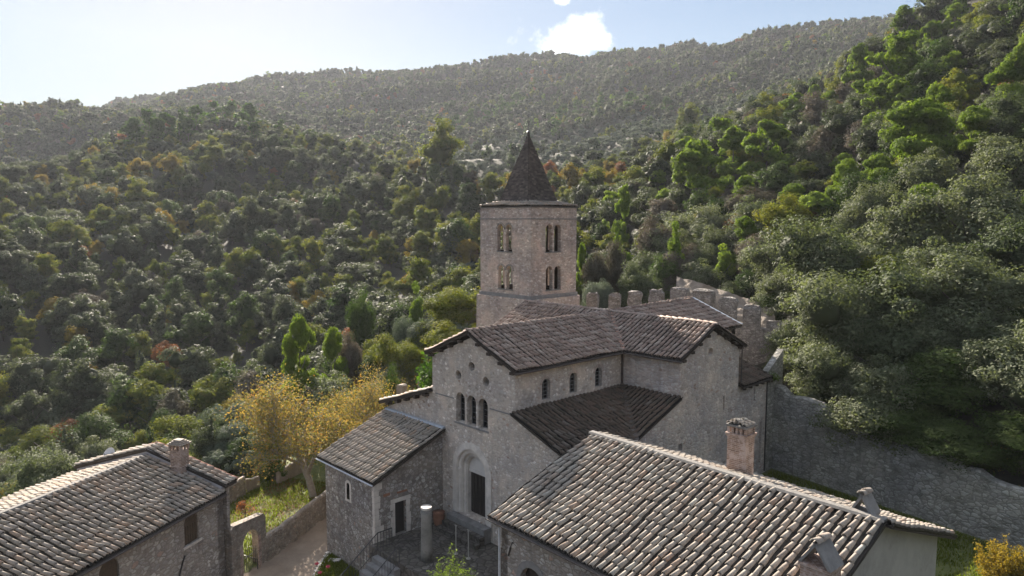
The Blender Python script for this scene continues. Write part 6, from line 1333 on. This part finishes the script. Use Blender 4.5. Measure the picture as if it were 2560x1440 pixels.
# the big orange tree on the lawn: trunk foot at (757, 1242)
f0 = atz(757, 1243, -3.6); mbt, tips = branchy(5, 12.5, .27, 4, .52, 4, .6)
sc_ = (float(zray(895, 72))+3.6)/max(.1, tips[:, 2].max())
tips2 = tips[tips[:, 2] > 3.0]
f0 = f0+np.array([RH[0], RH[1], 0])*1.0
special('autumn_tree', 'big thinning orange and yellow tree with bare lower branches on the lawn', 'autumn tree', (f0[0], f0[1], -3.7), mbt, sprays(3, tips2, 13, .55, .16, frac=.9), M_ORANGE, M_BARKP).scale = (sc_*1.25, sc_*1.25, sc_*1.02)
def nearby(u, v, z): p = atz(u, v, z); return p
for (u, d, top, sd_, fr, lb, mt) in ((835, 68, 905, 8, .55, 'orange and yellow tree crowding behind the annex roof', M_ORANGE), (900, 64, 935, 9, .8, 'yellow-orange leafy tree next to the left aisle roof', M_ORANGE)):
    q_ = gd(u, d); z0 = float(height(q_[0], q_[1])); H_ = zray(top, d)-z0; mb_, tp = branchy(sd_, H_*1.25, .22, 4, .5, 4, .6); k_ = H_/tp[:, 2].max()
    o = special('autumn_tree', lb, 'autumn tree', (q_[0], q_[1], z0-.2), mb_, sprays(sd_, tp[tp[:, 2] > 2.5], 9, .5, .16, frac=min(1, fr+.2)), mt, M_BARKP); o.scale = (k_, k_, k_)
for (u, d, top, sd_, lb) in ((690, 70, 985, 21, 'leafless tree with pale tangled branches left of the orange tree'), (735, 74, 1000, 22, 'leafless pale-barked tree behind the orange tree')):
    q_ = gd(u, d); z0 = float(height(q_[0], q_[1])); H_ = zray(top, d)-z0; mb_, tp = branchy(sd_, H_*1.2, .16, 5, .6, 3, .3, .014); k_ = H_/tp[:, 2].max(); o = special('bare_tree', lb, 'bare tree', (q_[0], q_[1], z0-.2), mb_, None, None, M_BARKP); o.scale = (k_, k_, k_)
def shrub(label, p, R, H, mat, seed, ls=.16, ncl=40, nlf=80, core=.55, name='shrub', asp=.6, clr=.35):
    V_, F_, R_ = crown(seed, lobes_round(seed, R, H, 0, 5), ncl, nlf, clr, ls, asp, core); mbt_ = MB(); rs_ = random.Random(seed)
    for k in range(4): a = k*1.6+rs_.random(); mbt_.tube([(0, 0, -.1), (R*.3*math.cos(a), R*.3*math.sin(a), H*.4), (R*.5*math.cos(a), R*.5*math.sin(a), H*.75)], [.05, .035, .015], 5, caps=False)
    return special(name, label, 'shrub' if name != 'laurel_bush' else 'bush', tuple(p), mbt_, (V_, F_, R_), mat)
# court bush: light green, loose, pointed
def upright(label, p, R, H, mat, seed, n=60, name='bush'):
    rg_ = random.Random(seed); mbt_ = MB(); tp = []
    for k in range(n):
        a = rg_.uniform(0, 6.28); rr = R*rg_.random()**.6; hh = H*rg_.uniform(.45, 1)*(1-.35*rr/R); b = np.array([rr*.3*math.cos(a), rr*.3*math.sin(a), 0.]); e = np.array([rr*math.cos(a), rr*math.sin(a), hh]); mbt_.tube([b, (b+e)/2+np.array([0, 0, .1]), e], [.02, .014, .006], 3, caps=False)
        for j in np.linspace(.3, 1, 14): tp.append(b+(e-b)*j)
    return special(name, label, 'bush', tuple(p), mbt_, sprays(seed, np.array(tp), 7, .1, .15, .45, .5), mat)
M_LAUREL = leaf_mat('light_green_laurel_leaves', [(.06,.09,.02), (.11,.15,.035), (.16,.20,.05), (.08,.11,.03)], .35, (1.4, 1.5, .6), .4, .5, .05)
q_ = aty(1125, 1362, -7.9); upright('light green laurel bush in front of the courtyard column', (q_[0], -7.9, -4), 1.9, q_[2]+4.25, M_LAUREL, 3, 190, 'laurel_bush')
q_ = aty(1192, 1395, -8.3); upright('smaller grey-green bush beside the downpipe of the long house', (q_[0], -8.3, -4), .9, q_[2]+4.0, M_OLIVE, 4, 70, 'laurel_bush')
q_ = atz(2500, 1470, 0); upright('yellowing bush at the bottom right corner of the yard', (q_[0], q_[1], 0), 1.5, 3.6, M_YEL, 5, 75, 'yellowing_bush')
q_ = atz(2555, 1455, 0); upright('grey-green bush at the right edge beside the yellowing one', (q_[0]+.3, q_[1], 0), 1.3, 2.4, M_OLIVE, 6, 80, 'yellowing_bush')
q_ = gd(2562, 47); mb_, tp = branchy(31, 7.0, .1, 4, .55, 3, .4); special('autumn_sapling', 'thin sapling with a few orange leaves at the right edge', 'sapling', (q_[0]+.8, q_[1]+.5, 0), mb_, sprays(4, tp, 3, .2, .16, frac=.6), M_ORANGE)
# garden shrubs
for (u, v, R, H, mt, sd_, lb) in ((690, 1205, 1.5, 2.4, M_OAKG, 41, 'dark rounded shrub in front of the leafless tree'), (612, 1195, 1.9, 2.6, M_OLIVE, 42, 'pale grey-green clipped bush behind the short garden wall'), (660, 1185, 1.3, 2.3, M_OLIVE, 43, 'grey-green bush behind the sunlit tan wall stub'), (540, 1190, 1.6, 2.2, M_OLIVE, 44, 'silvery bush just beyond the left chimney')):
    p = atz(u, v, -3.7); shrub(lb, p, R, H, mt, sd_)
p = atz(412, 1150, -2.2); shrub('yellow-green climbing plant behind the ridge of the left house', (p[0], p[1], -4), 1.6, float(p[2])+4.9, M_YG, 45, .15)
mb_, tp = branchy(51, 2.4, .05, 4, .6, 3, .3, .01); p = atz(612, 1296, -3.58); special('bare_sapling', 'small leafless sapling with rusty twigs on the lawn', 'sapling', (p[0], p[1], -3.6), mb_, sprays(6, tp, 2, .1, .1, frac=.6), M_RUST)
# ivy on the ruin
rgn = np.random.default_rng(61); cs_v = []; 
for (a, b, z0, z1, n) in (((-17.3, 6.1), (-19.4, 11), -1, 9.6, 5200), ((-16.2, 4.5), (-17.4, 6.5), -1, 8.6, 2600)):
    t_ = rgn.random(n); zz = z0+(z1-z0)*rgn.random(n)**.8; side = rgn.choice([-1, 1], n)*.42
    cs_v.append(np.stack([a[0]+(b[0]-a[0])*t_+side*.92+rgn.normal(0, .18, n), a[1]+(b[1]-a[1])*t_+side*.38+rgn.normal(0, .18, n), zz+rgn.normal(0, .15, n)], 1))
C_ = np.vstack(cs_v); V_ = leaves(rgn, C_, np.tile([.3, -.8, .4], (len(C_), 1)), .30, .8, .9, .2); me = quads_mesh('ivy', V_, np.arange(len(V_)).reshape(-1, 4), rgn.random(len(C_))); o = link_mesh(me, 'ivy', None, [M_IVY]); tag(o, 'thick bright and dark green ivy swallowing the ruined wall beside the nave', 'ivy')
p = (-21.6, 4.2, -4); shrub('dark green ivy bush clinging to the ruined pillars', p, 1.3, 9.0, M_OAKG, 62, .22)
p = (5.4, 24.9, 7.9); shrub('small green plant sprouting from the wall top beside the rear room', p, .55, .6, M_LAUREL, 63, .12, 14, 50)
# lawn grass and fallen leaves
def scatter_sheet(name, label, poly, n, zf_, size, mat, seed, up, asp):
    rng = np.random.default_rng(seed); P = np.array(poly); x = rng.uniform(P[:, 0].min(), P[:, 0].max(), n); y = rng.uniform(P[:, 1].min(), P[:, 1].max(), n); m = inpoly(x, y, P); pn = vnoise(x, y, 3.5, seed); m &= rng.random(n) < .55+.6*pn
    x, y = x[m], y[m]; z = height(x, y)+zf_
    c = np.stack([x, y, z], 1); nrm = rng.normal(0, 1, (len(c), 3)); nrm[:, 2] = 0 if up else 2.; nrm /= np.linalg.norm(nrm, axis=1)[:, None]; V_ = leaves(rng, c, nrm, size, asp, .3, 0. if up else 1.2)
    if up:   # stand the blades up
        V_ = V_.reshape(-1, 4, 3); ctr = V_.mean(1, keepdims=True); a = rng.uniform(0, math.pi, len(c)); w = np.stack([np.cos(a), np.sin(a), 0*a], 1)*size*asp*.5; tip = np.stack([rng.normal(0, .3, len(c)), rng.normal(0, .3, len(c)), np.ones(len(c))], 1)*size*rng.uniform(.6, 1.3, (len(c), 1)); b_ = c-np.array([0, 0, zf_])
        V_ = np.stack([b_-w, b_+w, b_+w*.3+tip, b_-w*.3+tip], 1).reshape(-1, 3)
    me = quads_mesh(name, V_, np.arange(len(V_)).reshape(-1, 4), rng.random(len(c))); o = link_mesh(me, name, None, [mat]); o['kind'] = 'stuff'; o['label'] = label; return o
M_GRASS = leaf_mat('sunlit_grass_blades', [(.09,.105,.018), (.15,.17,.03), (.21,.22,.05), (.12,.13,.025)], .4, (1.4, 1.5, .6), .6, .2, .05)
lawn = [tuple(G(.2, -.9)), tuple(G(19, -.9)), tuple(G(19, -16)), tuple(G(.2, -16))]
scatter_sheet('lawn_grass', 'bright sunlit grass behind the garden wall', lawn, 60000, .05, .20, M_GRASS, 71, True, .35)
scatter_sheet('fallen_leaves', 'brown and pinkish fallen leaves on the lawn under the orange tree', [tuple(G(6, -.9)), tuple(G(19, -.9)), tuple(G(19, -9)), tuple(G(9, -8))], 16000, .09, .13, M_RUST, 72, False, .8)
scatter_sheet('yard_grass', 'sunlit and shaded grass between the long house and boundary wall', [(16, 9.2), (34, 7), (36, 20.5), (24, 22.2), (5.6, 25.2), (5.6, 12)], 60000, .05, .22, M_GRASS, 73, True, .35)
bedp = [tuple(b_[:2]) for b_ in BEDQ]
scatter_sheet('bed_grass', 'green grass in the rose bed below the annex', bedp, 30000, .05, .22, M_GRASS, 74, True, .35)
M_ROSE = plain('red_rose_petals', (.45,.03,.06), (.60,.08,.12), 6, .6, 0)
rs_ = random.Random(4)
for k, (u, v, z_) in enumerate(((792, 1410, -3.5), (820, 1417, -3.5), (800, 1432, -3.5))):
    p = atz(u, v, z_); mb = MB(); mb.tube([(p[0], p[1], -4), (p[0]+.03, p[1], z_)], .02, 5, 0)
    for j in range(5): a = j*1.257; mb.tube([(p[0]+.05*math.cos(a), p[1]+.05*math.sin(a), z_-.05), (p[0]+.11*math.cos(a), p[1]+.11*math.sin(a), z_+.03), (p[0]+.06*math.cos(a), p[1]+.06*math.sin(a), z_+.1)], [.04, .07, .03], 6, 1)
    tag(mb.build('rose', [M_IVY, M_ROSE]), ('red rose nearest the kerb below the annex', 'red rose between kerb and white slab', 'red rose lowest in the rose bed')[k], 'rose', 'roses in the bed')
# dry plants along the battlement wall and on the rock bank
for k, (u, v, d, H) in enumerate(((1790, 770, 78, 3.2), (1880, 800, 75, 3.0), (1968, 772, 70, 1.6), (1720, 740, 82, 2.4))):
    q_ = gd(u, d); mb_, tp = branchy(80+k, H, .03, 4, .35, 3, .8, .01); special('dry_plant', ('dry leafless plant on the rock bank between merlons', 'dry leafless plant in front of the tan rock bank', 'bare twig standing on the end of the battlement wall', 'small dry plant at the start of the rock bank')[k], 'plant', (q_[0], q_[1], zray(v, d)-H*.3), mb_, None, None, M_BARKP)
# lattice pylon on the far mountain
q_ = gd(465, 1372); z0 = float(height(q_[0], q_[1])); py = tag(empty('power_pylon', (q_[0], q_[1], z0)), 'tiny lattice power pylon on the far mountain skyline', 'pylon'); H_ = 30.; mb = MB()
for (a, b) in ((-1, -1), (1, -1), (1, 1), (-1, 1)): mb.tube([(q_[0]+a*3.4, q_[1]+b*3.4, z0-2), (q_[0]+a*.5, q_[1]+b*.5, z0+H_*.8), (q_[0], q_[1], z0+H_)], .28, 4)
for k in range(5):
    w0 = 3.2-2.5*k/5; w1 = 3.2-2.5*(k+1)/5; zz = z0+H_*.16*k; z2 = z0+H_*.16*(k+1)
    for s_ in (-1, 1): mb.tube([(q_[0]-w0, q_[1]+s_*w0, zz), (q_[0]+w1, q_[1]+s_*w1, z2)], .16, 3); mb.tube([(q_[0]+s_*w0, q_[1]-w0, zz), (q_[0]+s_*w1, q_[1]+w1, z2)], .16, 3)
mb.build('lattice_mast', M_METAL, py)
for zz, w in ((.72, 5.5), (.82, 6.5), (.92, 4.5)):
    mb = MB(); mb.tube([(q_[0]-w*RH[0], q_[1]-w*RH[1], z0+H_*zz), (q_[0]+w*RH[0], q_[1]+w*RH[1], z0+H_*zz)], .25, 4); mb.build('crossarm', M_METAL, py)
# ================================================================== HAZE
mb = MB(); mb.box((-1900, -900, -60), (1600, 1900, 470)); hz = mb.build('haze', (), None)
M_HAZE = bpy.data.materials.new('haze_air'); M_HAZE.use_nodes = True; t = M_HAZE.node_tree; t.nodes.clear()
pv = N(t, 'ShaderNodeVolumePrincipled'); pv.inputs['Color'].default_value = (.86, .91, 1.0, 1); pv.inputs['Density'].default_value = .00008; pv.inputs['Anisotropy'].default_value = .2
mo = N(t, 'ShaderNodeOutputMaterial'); L(t, pv.outputs[0], mo.inputs['Volume']); hz.data.materials.append(M_HAZE); hz['kind'] = 'stuff'; hz['label'] = 'thin bluish autumn haze in the valley air'
